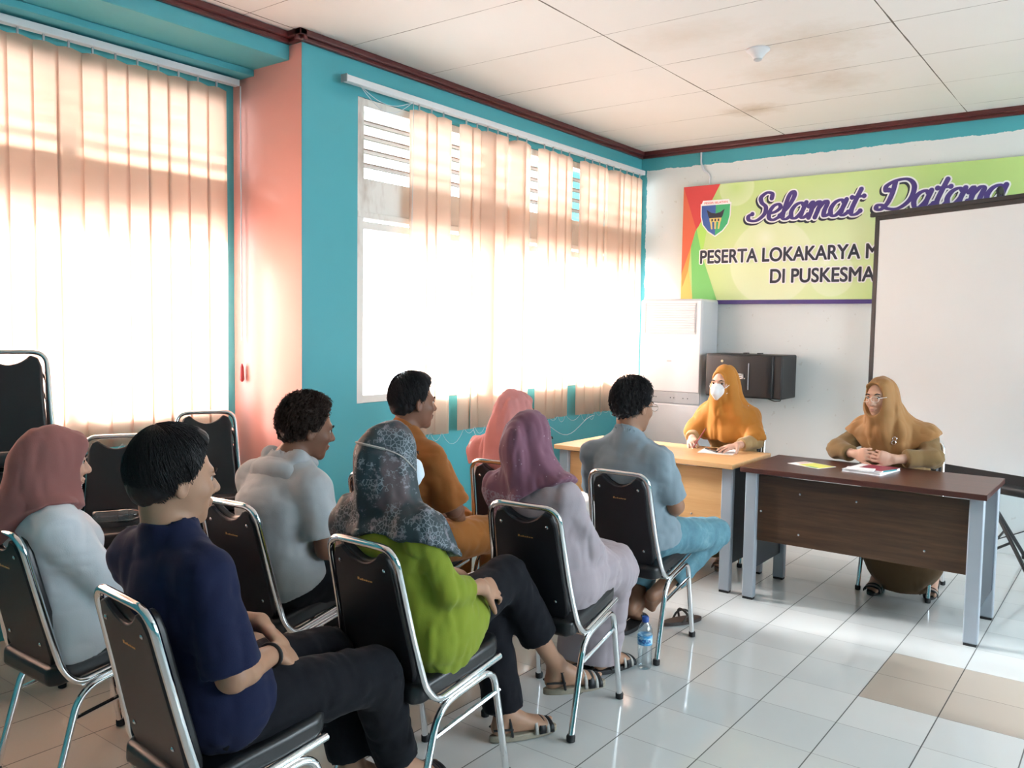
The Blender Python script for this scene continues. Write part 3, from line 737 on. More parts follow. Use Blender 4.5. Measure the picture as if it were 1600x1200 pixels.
chair(-1.803, 2.675, 6, 'black chrome-framed stacking chair under the woman in mauve head scarf and lilac dress')
chair(-1.884, 3.512, 4, 'black chrome-framed stacking chair under the man in blue-grey shirt and jeans')
chair(-2.78, 1.33, 1, 'black chrome-framed stacking chair under the woman in white blouse at far left')
chair(-2.616, 2.01, 5, 'black chrome-framed stacking chair under the man in the grey hooded shirt')
chair(-2.63, 2.74, 4, 'black chrome-framed stacking chair under the man in the rust brown shirt')
chair(-2.485, 3.373, 10, 'black chrome-framed stacking chair under the woman in pale pink head scarf')
chair(-2.19, 5.33, 180, 'black chrome-framed chair behind the pale desk under the masked woman')
chair(-1.105, 5.34, 180, 'black chrome-framed chair behind the dark desk under the woman in glasses')
# stacks of spare chairs against the window wall of the bay
def stack(x, y, rz, n, where, dy=.012):
    d = Vector((math.cos(math.radians(rz+90)), math.sin(math.radians(rz+90)), 0))
    for k in range(n):
        pos = 'topmost chair' if k == n-1 else ('lowest chair' if k == 0 else '%s chair from the floor' % ('second', 'third', 'fourth', 'fifth', 'sixth')[k-1])
        chair(x+d.x*dy*k, y+d.y*dy*k, rz, '%s, black spare stack %s' % (pos, where), 'spare chairs stacked along the window bay', z=.083*k)
stack(-3.77, 1.54, -116, 7, 'at the far left edge of the room')
stack(-3.77, 2.00, -119, 2, 'behind the woman in the white blouse')
stack(-3.77, 2.475, -121, 3, 'beside the salmon pillar')
# ------------------------------------------------------------------ distance-field modelling of people and cloth
F32 = np.float32
def V(*a): return np.array(a if len(a) > 1 else a[0], dtype=float)
def unit(v): v = np.asarray(v, float); return v/(np.linalg.norm(v)+1e-12)
def _hash(ix, iy, iz, seed):
    n = (ix*73856093) ^ (iy*19349663) ^ (iz*83492791) ^ (seed*2654435)
    n = (n ^ (n >> 13))*1274126177 & 0x7fffffff
    return ((n ^ (n >> 16)) & 0xffff).astype(F32)/F32(65535.0)
def vnoise(P, s, seed=0, st=(1, 1, 1), R=None):
    Q = P if R is None else P @ R.T.astype(F32)
    Q = Q*(np.array(st, F32)*F32(s)); I = np.floor(Q).astype(np.int64); f = Q-I; f = f*f*(3-2*f)
    o = np.zeros(len(P), F32)
    for dx in (0, 1):
        wx = f[:, 0] if dx else 1-f[:, 0]
        for dy in (0, 1):
            wy = f[:, 1] if dy else 1-f[:, 1]
            for dz in (0, 1):
                wz = f[:, 2] if dz else 1-f[:, 2]
                o += wx*wy*wz*_hash(I[:, 0]+dx, I[:, 1]+dy, I[:, 2]+dz, seed)
    return o*2-1
def smin(a, b, k):
    if k <= 0: return np.minimum(a, b)
    h = np.maximum(k-np.abs(a-b), 0)/k
    return np.minimum(a, b)-h*h*k*.25
def smax(a, b, k): return -smin(-a, -b, k)
class Prim:
    __slots__ = ('a', 'b', 'ra', 'rb', 'u', 'ax', 'w', 'k', 'c', 'R', 'n', 'L2', 'ell')
    def __init__(s, a, b, ra, rb, u=None, k=.02, B=None):
        s.a = V(a); s.b = V(b); s.k = k; s.ell = B is not None
        s.c = (s.a+s.b)/2
        if s.ell: s.ra = V(ra); s.R = np.array(B, float); s.n = float(max(ra)); return
        s.ra = V(ra, ra) if np.isscalar(ra) else V(ra); s.rb = V(rb, rb) if np.isscalar(rb) else V(rb)
        d = s.b-s.a; L = np.linalg.norm(d); s.L2 = max(L*L, 1e-9); s.ax = d/max(L, 1e-6)
        u = V(1, 0, 0) if u is None else V(u); u = u-s.ax*np.dot(u, s.ax)
        if np.linalg.norm(u) < 1e-4: u = np.cross(s.ax, V(.3, .9, .1))
        s.u = unit(u); s.w = np.cross(s.ax, s.u); s.n = L/2+float(max(s.ra.max(), s.rb.max()))
    def __call__(s, P):
        if s.ell:
            q = (P-s.a.astype(F32)) @ s.R.T.astype(F32); r = s.ra.astype(F32)
            k0 = np.sqrt(((q/r)**2).sum(1)); k1 = np.sqrt(((q/(r*r))**2).sum(1))+1e-6
            return k0*(k0-1)/k1
        v = P-s.a.astype(F32); t = np.clip(v @ (s.ax*np.sqrt(s.L2)/s.L2).astype(F32), 0, 1)
        v = v-t[:, None]*(s.b-s.a).astype(F32)
        if abs(s.ra[0]-s.ra[1])+abs(s.rb[0]-s.rb[1]) < 1e-6:
            return np.sqrt((v*v).sum(1))-(s.ra[0]+(s.rb[0]-s.ra[0])*t).astype(F32)
        r1 = (s.ra[0]+(s.rb[0]-s.ra[0])*t); r2 = (s.ra[1]+(s.rb[1]-s.ra[1])*t); r3 = np.minimum(r1, r2)
        x = v @ s.u.astype(F32); y = v @ s.w.astype(F32); z = v @ s.ax.astype(F32)
        k0 = np.sqrt((x/r1)**2+(y/r2)**2+(z/r3)**2); k1 = np.sqrt((x/r1**2)**2+(y/r2**2)**2+(z/r3**2)**2)+1e-6
        return (k0*(k0-1)/k1).astype(F32)
class Un:
    """smooth union of primitives, far ones skipped for a block of points"""
    def __init__(s, prims, infl=0): s.p = list(prims); s.i = infl
    def __call__(s, P):
        c = (P.min(0)+P.max(0))/2; rad = np.linalg.norm(P.max(0)-P.min(0))/2
        ds = [np.linalg.norm(p.c-c)-rad-p.n for p in s.p]; lo = min(ds)
        cut = max(.12, lo+.12)
        d = None
        for p, e in zip(s.p, ds):
            if e > cut: continue
            x = p(P); d = x if d is None else smin(d, x, p.k)
        return d-s.i
def cap(a, b, ra, rb, k=.02): return Prim(a, b, ra, rb, None, k)
def ec(a, b, ra, rb, u=None, k=.03): return Prim(a, b, ra, rb, u, k)
def ell(c, r, B=None, k=.01): return Prim(c, c, r, r, None, k, np.eye(3) if B is None else B)
NET_E = [(0, 1), (2, 3), (4, 5), (6, 7), (0, 2), (1, 3), (4, 6), (5, 7), (0, 4), (1, 5), (2, 6), (3, 7)]
def sdfmesh(name, fn, lo, hi, h, mt, parent=None, smooth_it=1):
    lo = np.array(lo, float); hi = np.array(hi, float)
    B = 8; nb = np.ceil((hi-lo)/(h*B)).astype(int); n = nb*B+1
    g = np.full(tuple(n), 1.0, F32)
    cc = np.stack(np.meshgrid(*[np.arange(nb[i]) for i in range(3)], indexing='ij'), -1).reshape(-1, 3)
    # evaluate the coarse cells in spatial superblocks
    ctr = (lo+(cc+.5)*B*h).astype(F32); sup = (cc//4); key = (sup[:, 0]*1000+sup[:, 1])*1000+sup[:, 2]
    dc = np.zeros(len(cc), F32)
    for kk in np.unique(key):
        m = key == kk; dc[m] = fn(ctr[m])
    inside = dc < -B*h*1.2; 
    for i in np.nonzero(inside)[0]:
        a = cc[i]*B; g[a[0]:a[0]+B+1, a[1]:a[1]+B+1, a[2]:a[2]+B+1] = -1
    act = np.nonzero(np.abs(dc) <= B*h*1.2)[0]
    off = np.stack(np.meshgrid(*[np.arange(B+1)]*3, indexing='ij'), -1).reshape(-1, 3)
    akey = ((cc[act]//2) @ np.array([1000000, 1000, 1]))
    for kk in np.unique(akey):
        ids = act[akey == kk]
        pts = (cc[ids][:, None, :]*B+off[None]).reshape(-1, 3)
        val = fn((lo+pts*h).astype(F32)); g[pts[:, 0], pts[:, 1], pts[:, 2]] = val
    s = g < 0; nx, ny, nz = n
    # cells holding the surface
    cnt = np.zeros((nx-1, ny-1, nz-1), np.int8)
    for dx in (0, 1):
        for dy in (0, 1):
            for dz in (0, 1): cnt += s[dx:nx-1+dx, dy:ny-1+dy, dz:nz-1+dz]
    cell = (cnt > 0) & (cnt < 8); ci = np.argwhere(cell); idx = np.full(cell.shape, -1, np.int64); idx[cell] = np.arange(len(ci))
    cor = [(i & 1, (i >> 1) & 1, (i >> 2) & 1) for i in range(8)]
    vals = [g[ci[:, 0]+c[0], ci[:, 1]+c[1], ci[:, 2]+c[2]] for c in cor]
    acc = np.zeros((len(ci), 3)); num = np.zeros(len(ci))
    for a, b in NET_E:
        va, vb = vals[a], vals[b]; m = (va < 0) != (vb < 0)
        t = np.where(m, va/(va-vb+1e-12), 0); pa = np.array(cor[a]); pb = np.array(cor[b])
        acc += np.where(m[:, None], pa+t[:, None]*(pb-pa), 0); num += m
    vert = ci+acc/np.maximum(num, 1)[:, None]
    quads = []
    for ax in range(3):
        o = [0, 0, 0]; o[ax] = 1
        a = s[:nx-o[0], :ny-o[1], :nz-o[2]]; b = s[o[0]:, o[1]:, o[2]:]
        e = np.argwhere(a != b); u, v = [(1, 2), (2, 0), (0, 1)][ax]
        e = e[(e[:, u] > 0) & (e[:, v] > 0) & (e[:, u] < n[u]-1) & (e[:, v] < n[v]-1)]
        def I(du, dv):
            q = e.copy(); q[:, u] += du; q[:, v] += dv; return idx[q[:, 0], q[:, 1], q[:, 2]]
        Q = np.stack([I(-1, -1), I(0, -1), I(0, 0), I(-1, 0)], 1)
        fl = s[e[:, 0], e[:, 1], e[:, 2]]; Q[~fl] = Q[~fl][:, ::-1]
        quads.append(Q[(Q >= 0).all(1)])
    Q = np.concatenate(quads)
    for _ in range(smooth_it):     # light relaxation
        acc = np.zeros_like(vert); num = np.zeros(len(vert))
        for a, b in ((0, 1), (1, 2), (2, 3), (3, 0)):
            np.add.at(acc, Q[:, a], vert[Q[:, b]]); np.add.at(acc, Q[:, b], vert[Q[:, a]]); np.add.at(num, Q[:, a], 1); np.add.at(num, Q[:, b], 1)
        vert = vert*.5+.5*acc/np.maximum(num, 1)[:, None]
    vert = lo+vert*h
    me = bpy.data.meshes.new(name); me.vertices.add(len(vert)); me.vertices.foreach_set('co', vert.astype(F32).ravel())
    me.loops.add(Q.size); me.loops.foreach_set('vertex_index', Q.ravel().astype(np.int32))
    me.polygons.add(len(Q)); me.polygons.foreach_set('loop_start', np.arange(0, Q.size, 4, dtype=np.int32)); me.polygons.foreach_set('loop_total', np.full(len(Q), 4, np.int32))
    me.update(calc_edges=True); me.validate(); me.polygons.foreach_set('use_smooth', [True]*len(me.polygons))
    me.materials.append(mt)
    o = bpy.data.objects.new(name, me); COL.objects.link(o)
    if parent: put_under(o, parent)
    return o
def put_under(o, parent):
    """meshes are made in world coordinates: move them into the thing's own frame"""
    base = parent
    mw = Matrix.Identity(4)
    while base is not None:
        mw = Matrix.LocRotScale(base.location, base.rotation_euler, None) @ mw; base = base.parent
    o.data.transform(mw.inverted()); o.parent = parent
def wmesh(mb, name, mt, parent, **kw):
    o = mb.build(name, mt, None, **kw); put_under(o, parent); return o
def basis(yaw, pitch=0, roll=0):
    """rows: right, forward, up; yaw turns left, pitch up"""
    m = Matrix.Rotation(math.radians(yaw), 3, 'Z') @ Matrix.Rotation(math.radians(pitch), 3, 'X') @ Matrix.Rotation(math.radians(roll), 3, 'Y')
    return np.array([[m[i][j] for i in range(3)] for j in range(3)])
def bbox(prims, m=.04):
    lo = np.min([p.c-p.n for p in prims], 0)-m; hi = np.max([p.c+p.n for p in prims], 0)+m; return lo, hi
# ---- anatomy
class Pose: pass
def pose(base, yaw=0, head=(0, 0, 0), **J):
    D = dict(pel=(0, -.10, .535), wai=(0, -.12, .66), che=(0, -.13, .81), nk=(0, -.12, .985), hd=(0, -.09, 1.12),
             shR=(.17, -.13, .93), elR=(.22, -.04, .68), wrR=(.12, .16, .60), shL=(-.17, -.13, .93), elL=(-.22, -.04, .68), wrL=(-.12, .16, .60),
             hiR=(.085, -.07, .525), knR=(.12, .36, .50), anR=(.12, .34, .09), hiL=(-.085, -.07, .525), knL=(-.12, .36, .50), anL=(-.12, .34, .09), toR=None, toL=None)
    D.update(J); p = Pose(); B = basis(yaw); p.B = B; p.base = V(base[0], base[1], 0)
    W = lambda q: p.base+B.T @ V(q)
    if D['toR'] is None: D['toR'] = tuple(V(D['anR'])+V(.03, .175, -.085))
    if D['toL'] is None: D['toL'] = tuple(V(D['anL'])+V(-.03, .175, -.085))
    for k, v in D.items(): setattr(p, k, W(v))
    p.W = W; p.lat = B[0]; p.fwd = B[1]
    p.H = basis(yaw+head[0], head[1], head[2]); return p
def HL(p, x, y, z): return p.hd+p.H.T @ V(x, y, z)
def head_prims(p, s=1.0):
    L = lambda x, y, z: HL(p, x*s, y*s, z*s); E = lambda c, r, k=.012: ell(L(*c), V(r)*s, p.H, k)
    q = [E((0, -.012, .028), (.073, .090, .083)), E((0, .022, -.030), (.062, .066, .080), .03), E((0, .036, -.074), (.043, .045, .034), .02), E((0, .068, -.098), (.020, .016, .017), .02),
         E((0, .074, .026), (.046, .014, .010), .012), E((.037, .058, -.022), (.022, .022, .022), .02), E((-.037, .058, -.022), (.022, .022, .022), .02),
         cap(L(0, .080, .014), L(0, .104, -.026), .007*s, .0125*s, .008), E((.012, .091, -.032), (.009, .010, .008), .006), E((-.012, .091, -.032), (.009, .010, .008), .006),
         E((0, .088, -.056), (.023, .010, .0055), .005), E((0, .086, -.067), (.019, .010, .0068), .005)]
    for x in (1, -1):
        if not getattr(p, 'covered', 0): q += [E((x*.076, -.010, -.006), (.0075, .019, .031), .006), E((x*.080, -.016, .000), (.0065, .012, .024), .004)]
        q += [E((x*.031, .079, .0155), (.015, .009, .004), .004)]
    return q
def head_cuts(p, s=1.0):
    L = lambda x, y, z: HL(p, x*s, y*s, z*s); E = lambda c, r, k=.008: ell(L(*c), V(r)*s, p.H, k)
    return [E((.031, .095, .005), (.015, .012, .008)), E((-.031, .095, .005), (.015, .012, .008)), E((.085, -.006, -.004), (.006, .009, .017)), E((-.085, -.006, -.004), (.006, .009, .017)), E((0, .100, -.0615), (.020, .007, .0022), .003)]
def arm_prims(sh, el, wr, g=1.0):
    m = (V(el)+V(wr))/2
    return [cap(sh, el, .047*g, .037*g, .02), cap(el, V(el)*.72+V(wr)*.28, .037*g, .038*g, .02), cap(V(el)*.72+V(wr)*.28, wr, .038*g, .0245*g, .02)]
def leg_prims(hi, kn, an, g=1.0):
    c = V(kn)*.68+V(an)*.32; back = unit(V(hi)-V(kn))*.008
    return [cap(hi, kn, .082*g, .056*g, .03), cap(kn, c+back, .054*g, .053*g, .03), cap(c+back, an, .052*g, .034*g, .03)]
def foot_prims(an, to, g=1.0, up=None):
    """an = ankle joint, to = toe tip; the sole lies .085 below the ankle along up"""
    an, to = V(an), V(to); upv = V(0, 0, 1) if up is None else unit(V(up)); d = to-an; d = d-upv*np.dot(d, upv); L = max(np.linalg.norm(d), .12); d = unit(d); lat = np.cross(d, upv)
    heel = an-d*.022*g-upv*.052*g; ball = an+d*(L-.058*g)-upv*.064*g; mid = an+d*.045*g-upv*.030*g
    r = [cap(an+upv*.02, heel, .031*g, .030*g, .02), ec(an-upv*.012*g, mid, (.029*g, .032*g), (.031*g, .028*g), lat, .03), ec(mid, ball, (.031*g, .028*g), (.041*g, .017*g), lat, .03), ec(heel-upv*.004, ball-upv*.003, (.025*g, .024*g), (.038*g, .016*g), lat, .02)]
    for i in range(5):
        x = (.031-.0155*i); l = (.050, .046, .040, .034, .027)[i]; b = ball+lat*(-x)*g-upv*.004-d*.005*i; rr = (.0115, .0085, .0080, .0076, .0070)[i]*g
        r.append(cap(b, b+d*l*g-upv*.005, rr, rr*.92, .003))
    return r, (d, upv, lat, an-d*.062*g-upv*.085*g, L+.066*g)
def hand_prims(w, d, n, side, curl=(.35, .4, .45, .5), spread=.06, thumb=(.6, .75, .25), tc=.2, g=1.0):
    """side=+1 when the thumb lies towards cross(n, d)"""
    w, d = V(w), unit(d); n = unit(V(n)-d*np.dot(n, d)); lat = np.cross(n, d)*side
    r = [ec(w, w+d*.075*g, (.027*g, .017*g), (.037*g, .012*g), lat, .015), ec(w+d*.05*g, w+d*.083*g, (.034*g, .013*g), (.036*g, .0105*g), lat, .01)]
    for i in range(4):
        L = (.072, .080, .074, .058)[i]*g; b = w+d*(.084, .088, .085, .078)[i]*g+lat*(.0275-.0185*i)*g; rad = (.0086, .0088, .0084, .0074)[i]*g
        dr = unit(d+lat*spread*(1.5-i)); cu = curl[i]; ang = 0
        for s_, fr in enumerate((.46, .30, .24)):
            ang += cu*(.8, 1.1, .8)[s_]; dd = dr*math.cos(ang)+n*math.sin(ang); e = b+dd*L*fr
            r.append(cap(b, e, rad*(1-.08*s_), rad*(1-.08*(s_+1)), .0025)); b = e
    b = w+d*.022*g+lat*.026*g; td = unit(d*thumb[0]+lat*thumb[1]+n*thumb[2])
    e = b+td*.036*g; r.append(cap(b, e, .0135*g, .0110*g, .01)); td2 = unit(td+d*tc+n*tc*.5); e2 = e+td2*.031*g; r.append(cap(e, e2, .0105*g, .0092*g, .003))
    e3 = e2+unit(td2+d*tc+n*tc)*.025*g; r.append(cap(e2, e3, .0092*g, .0078*g, .003)); return r
def torso_prims(p, w=1.0, dp=1.0, bust=0, k=.05, belly=0):
    l = p.lat
    r = [ec(p.pel, p.wai, (.150*w, .115*dp), (.130*w, .100*dp+belly), l, k), ec(p.wai, p.che, (.130*w, .100*dp+belly), (.148*w, .105*dp), l, k),
         ec(p.che, (p.shR+p.shL)/2+V(0, 0, -.03), (.150*w, .105*dp), (.120*w, .078*dp), l, k), cap(p.shR, p.shL, .050, .050, k),
         cap(p.nk+V(0, 0, .02), p.shR*.75+p.nk*.25, .050, .046, .03), cap(p.nk+V(0, 0, .02), p.shL*.75+p.nk*.25, .050, .046, .03)]
    if bust:
        for s in (-1, 1): r.append(ell(p.che+l*s*.062+p.fwd*.075+V(0, 0, -.0), V(.055, .050, .055)*bust, p.B, .04))
    return r
def skinmat(name, c):
    m, t, b = nt(name); b.inputs['Roughness'].default_value = .48; b.inputs['Subsurface Weight'].default_value = .08; b.inputs['Subsurface Radius'].default_value = (.02, .008, .004)
    b.inputs['Specular IOR Level'].default_value = .35
    f = noise(t, 14, 4, .6); t.links.new(mixc(t, f, tuple(x*.86 for x in c), tuple(min(1, x*1.1) for x in c)), b.inputs['Base Color'])
    bump(t, b, noise(t, 260, 2, .5), .08, .001); return m
M['skin_brown'] = skinmat('skin_brown', (.30, .155, .095)); M['skin_tan'] = skinmat('skin_tan', (.40, .225, .145)); M['skin_deep'] = skinmat('skin_deep', (.20, .095, .06)); M['skin_light'] = skinmat('skin_light', (.58, .34, .25)); M['skin_warm'] = skinmat('skin_warm', (.56, .33, .235))
def hairmat(name, c):
    m, t, b = nt(name); b.inputs['Roughness'].default_value = .5; b.inputs['Specular IOR Level'].default_value = .3
    f = noise(t, 120, 3, .6); t.links.new(mixc(t, f, c, tuple(x*1.8 for x in c)), b.inputs['Base Color']); bump(t, b, f, .5, .002); return m
M['hair'] = hairmat('black_hair', (.010, .009, .010)); M['hairbrown'] = hairmat('dark_brown_hair', (.022, .012, .009))
M['eyewhite'] = mat('eye_white', (.50, .47, .44), .5); M['iris'] = mat('dark_iris', (.02, .010, .006), .15); M['brow'] = mat('eyebrow_hair', (.02, .012, .010), .8); M['lips'] = mat('lips', (.36, .15, .12), .5)
def face_parts(p, body, lips=True, s=1.0, lipmat=None):
    R = Matrix([[p.H[j][i] for j in range(3)] for i in range(3)]).to_4x4()
    for x in (.031, -.031):
        c = HL(p, x*s, .0695*s, .005*s); mtx = Matrix.Translation(c) @ R
        b = MB(); pr_ = [(.0118*s*math.sin(a), -.0118*s*math.cos(a)) for a in [k*PI/10 for k in range(1, 10)]]
        wmesh(MB().lathe(pr_, (0, 0, 0), 14, 'y', mtx), 'eye', M['eyewhite'], body, smooth=True)
        c2_ = HL(p, (x+(.0 if x > 0 else .0))*s, .0798*s, .0045*s)
        wmesh(MB().lathe([(.0068*s, -.0005), (.0068*s, .0008), (.002*s, .0022)], (0, 0, 0), 12, 'y', Matrix.Translation(c2_) @ R), 'iris', M['iris'], body, smooth=True)
        pts = [HL(p, (x*s)+(1 if x > 0 else -1)*u*s, (.0885-.35*abs(u+.004))*s if u > 0 else .0885*s, (.0225+.006*(1-abs(u)/.018))*s) for u in (-.016, -.008, 0, .008, .017)]
        lsh = [HL(p, (x*s)+(1 if x > 0 else -1)*u*s, (.0835-.25*abs(u))*s, (.0118-22*u*u)*s) for u in (-.013, -.006, 0, .006, .014)]
        wmesh(MB().tube(lsh, [.0008*s, .0016*s, .0018*s, .0017*s, .001*s], 6), 'eyelash', M['brow'], body, smooth=True)
        wmesh(MB().tube(pts, [.0020*s, .0034*s, .0036*s, .0032*s, .0014*s], 6), 'eyebrow', M['brow'], body, smooth=True)
    if lips:
        b = MB()
        for z, rr, yy in ((-.0580, .0028, .0952), (-.0662, .0036, .0932)):
            b.tube([HL(p, u*s, (yy-abs(u)**1.5*3.2)*s, (z+(.0022 if 'a' == 'a' else 0)*(1-abs(u)/.02)*(1 if z > -.06 else -1)*.5)*s) for u in (-.021, -.014, -.007, 0, .007, .014, .021)], [rr*.3*s, rr*.8*s, rr*s, rr*.95*s, rr*s, rr*.8*s, rr*.3*s], 8)
        wmesh(b, 'lips', lipmat or M['lips'], body, smooth=True)
def build_body(p, skin, extra, parent, s=1.0, h=.006, legs=True, feet=True, w=1.0, arms=(1, 1), g=1.0, neck=.053):
    q = head_prims(p, s)
    q += [ec(p.nk-V(0, 0, .03), HL(p, 0, -.030, -.060), (neck, neck*1.02), (neck*.96, neck), p.lat, .025)]
    q += torso_prims(p, .92*w, .9)
    q += arm_prims(p.shR, p.elR, p.wrR, g)+arm_prims(p.shL, p.elL, p.wrL, g)
    q += leg_prims(p.hiR, p.knR, p.anR, g)+leg_prims(p.hiL, p.knL, p.anL, g)
    q += extra
    base = Un(q); cuts = head_cuts(p, s)
    def fn(P):
        d = base(P)
        if np.linalg.norm((P.min(0)+P.max(0))/2-p.hd) < .35:
            for c in cuts: d = smax(d, -c(P), c.k)
        return d
    lo, hi = bbox(q, .02)
    return sdfmesh('body', fn, lo, hi, h, skin, parent)
# ---- clothing
def plane(c, n): c = V(c).astype(F32); n = unit(n).astype(F32); return lambda P: (P-c) @ n
def garment(name, p, prims, infl, mt, parent, clips=(), cuts=(), folds=(), h=.008, kclip=.004, extra=None, smooth_it=1):
    """folds: (amplitude, scale, stretch, seed)"""
    U = Un(prims, infl)
    def fn(P):
        d = U(P)
        if extra is not None: d = extra(P, d)
        for amp, sc_, st, seed in folds: 
            n_ = vnoise(P, sc_, seed, st); d = d+F32(amp)*(1-2*np.abs(n_))
        for c in clips: d = smax(d, c(P), kclip)
        for c in cuts: d = smax(d, -c(P), .003)
        return d
    lo, hi = bbox(prims, infl+.03); return sdfmesh(name, fn, lo, hi, h, mt, parent, smooth_it)
def sleeve(sh, el, wr, frac, r0, r1, k=.035):
    """frac 0..1 upper arm, 1..2 forearm; returns prims, end point, direction, end radius"""
    sh, el, wr = V(sh), V(el), V(wr)
    if frac <= 1: e = sh+(el-sh)*frac; return [cap(sh, e, r0, r1, k)], e, unit(el-sh), r1
    e = el+(wr-el)*(frac-1); rm = (r0+r1)/2; return [cap(sh, el, r0, rm, k), cap(el, e, rm, r1, .02)], e, unit(wr-el), r1
def top(name, p, mt, parent, infl=.014, w=1.0, dp=1.0, bust=0, belly=0, sl=(.62, .064, .068), hem=None, folds=(), h=.008, extra_prims=(), hollow=True, necks=.058, slL=None, extra=None, k=.05, collar=None):
    q = torso_prims(p, w, dp, bust, k, belly); cuts = []; ends = []
    sls = []
    for side in ('R', 'L'):
        f, r0, r1 = (slL if (slL and side == 'L') else sl)
        pr_, e, d, r = sleeve(getattr(p, 'sh'+side), getattr(p, 'el'+side), getattr(p, 'wr'+side), f, r0-infl, r1-infl)
        sls.append((Un(pr_, infl), plane(e, d), pr_, cap(e-d*.02, e+d*.10, r-.014, r-.012) if hollow else None, d, r))
    q2 = q+[cap(p.hiR+V(0, 0, .02)-p.lat*.012, p.hiL+V(0, 0, .02)+p.lat*.012, .112, .112, .05)]+list(extra_prims); T = Un(q2, infl)
    allp = q2+[z for s_ in sls for z in s_[2]]
    neckcut = ec(p.nk+V(0, 0, .045), HL(p, 0, -.02, -.06), (necks, necks), (necks+.01, necks+.01), p.lat)
    if collar is not None:
        ax_ = unit(HL(p, 0, -.02, -.06)-p.nk); colp = cap(p.nk-ax_*.02, p.nk+ax_*.09, necks+.010, necks+.008); colpl = plane(p.nk+ax_*collar, unit(ax_+p.fwd*.55))
    def fn(P):
        f = F32(0)
        for amp, sc_, st, seed in folds: f = f+F32(amp)*(1-2*np.abs(vnoise(P, sc_, seed, st)))
        d = T(P)+f
        if hem is not None: d = smax(d, hem(P), .006)
        for U, pl, _, e, dd, r in sls:
            s_ = smax(U(P)+f, pl(P), .004)
            if e is not None: s_ = smax(s_, -e(P), .003)
            d = smin(d, s_, .03)
        if extra is not None: d = extra(P, d)
        if collar is not None: d = smin(d, smax(colp(P), colpl(P), .004), .012)
        return smax(d, -neckcut(P), .004)
    lo, hi = bbox(allp, infl+.03)
    return sdfmesh(name, fn, lo, hi, h, mt, parent)
def pants(p, mt, parent, infl=.016, hemR=None, hemL=None, folds=((.004, 18, (1, 1, 1), 3), (.003, 34, (1, 1, .6), 9)), h=.009, g=1.0, flare=1.0):
    q = [ec(p.pel, p.wai*.3+p.pel*.7, (.130*g, .100*g), (.115*g, .088*g), p.lat, .05)]; legs = []
    for s in ('R', 'L'):
        hi, kn, an = [getattr(p, a+s) for a in ('hi', 'kn', 'an')]; hf = hemR if s == 'R' else hemL
        e = an if hf is None else kn+(an-kn)*hf; n_ = unit(an-kn); r = .050*g*flare
        q.append(cap(hi, kn, .082*g, .062*g, .045)); sh_ = cap(kn, e+n_*.02, .060*g, r, .025)
        legs.append((sh_, plane(e, n_), cap(e-n_*.018, e+n_*.08, (r+infl)*.70, (r+infl)*.72)))
    U = Un(q, infl)
    def fn(P):
        f = F32(0)
        for amp, sc_, st, seed in folds: f = f+F32(amp)*(1-2*np.abs(vnoise(P, sc_, seed, st)))
        d = U(P)+f
        for a, pl, cu in legs:
            s_ = smax(smax(a(P)-infl+f, pl(P), .004), -cu(P), .003); d = smin(d, s_, .025)
        return d
    lo, hi = bbox(q+[l[0] for l in legs], infl+.03); return sdfmesh('trousers', fn, lo, hi, h, mt, parent)
def collar_ring(p, mt, parent, r=.068, z=.045, hgt=.03, slope=.55, flare=.006, thick=.007, dz=0):
    ax_ = unit(HL(p, 0, -.02, -.06)-p.nk); n_ = unit(ax_+p.fwd*slope); c1 = p.nk+ax_*z
    a = cap(p.nk-ax_*.06, p.nk+ax_*.10, r+flare, r-flare); b = cap(p.nk-ax_*.06, p.nk+ax_*.10, r+flare-thick, r-flare-thick); t1 = plane(c1, n_); t2 = plane(c1-n_*hgt, -n_)
    def fn(P): return smax(smax(smax(a(P), -b(P), .003), t1(P), .004), t2(P), .004)
    lo, hi = bbox([a], .02); return sdfmesh('collar', fn, lo, hi, .0042, mt, parent)
def scarf(p, mt, parent, torso, infl, hemf, folds, face=(0, .112, -.018, .052, .075, .078), s=1.0, h=.007, under=(.066, .070), back=.012, extra=(), name='head_scarf', hood=(.086, .106, .100), k=.035, shoulders=None, peak=0):
    L = lambda x, y, z: HL(p, x*s, y*s, z*s)
    hp = [ell(L(0, -.012, .026), V(hood)*s, p.H, .03), ell(L(0, .018, -.045), V(hood[0]*.93, hood[1]*.80, hood[2]*.85)*s, p.H, .03), ell(L(0, -.02-back, -.03), V(hood[0]*.95, hood[1]*.92, hood[2])*s, p.H, .03),
          ec(L(0, -.012, -.055), p.nk+V(0, 0, .02), (under[0], under[1]), (under[0]*1.25, under[1]*1.1), p.lat, .05)]
    if peak: hp.append(ell(L(0, .060, .070), V(.055, .035, .030)*s, p.H, .02))
    hp += list(extra); Hd = Un(hp); T = Un(torso, infl)
    fc = ell(L(*face[:3]), V(face[3:])*s, p.H)
    def fn(P):
        d = Hd(P); t = smax(T(P), hemf(P), .006); d = smin(d, t, k)
        for amp, sc_, st, seed in folds: d = d+F32(amp)*(1-2*np.abs(vnoise(P, sc_, seed, st)))
        return smax(d, -fc(P), .006)
    lo, hi = bbox(hp+list(torso), infl+.03)
    return sdfmesh(name, fn, lo, hi, h, mt, parent)
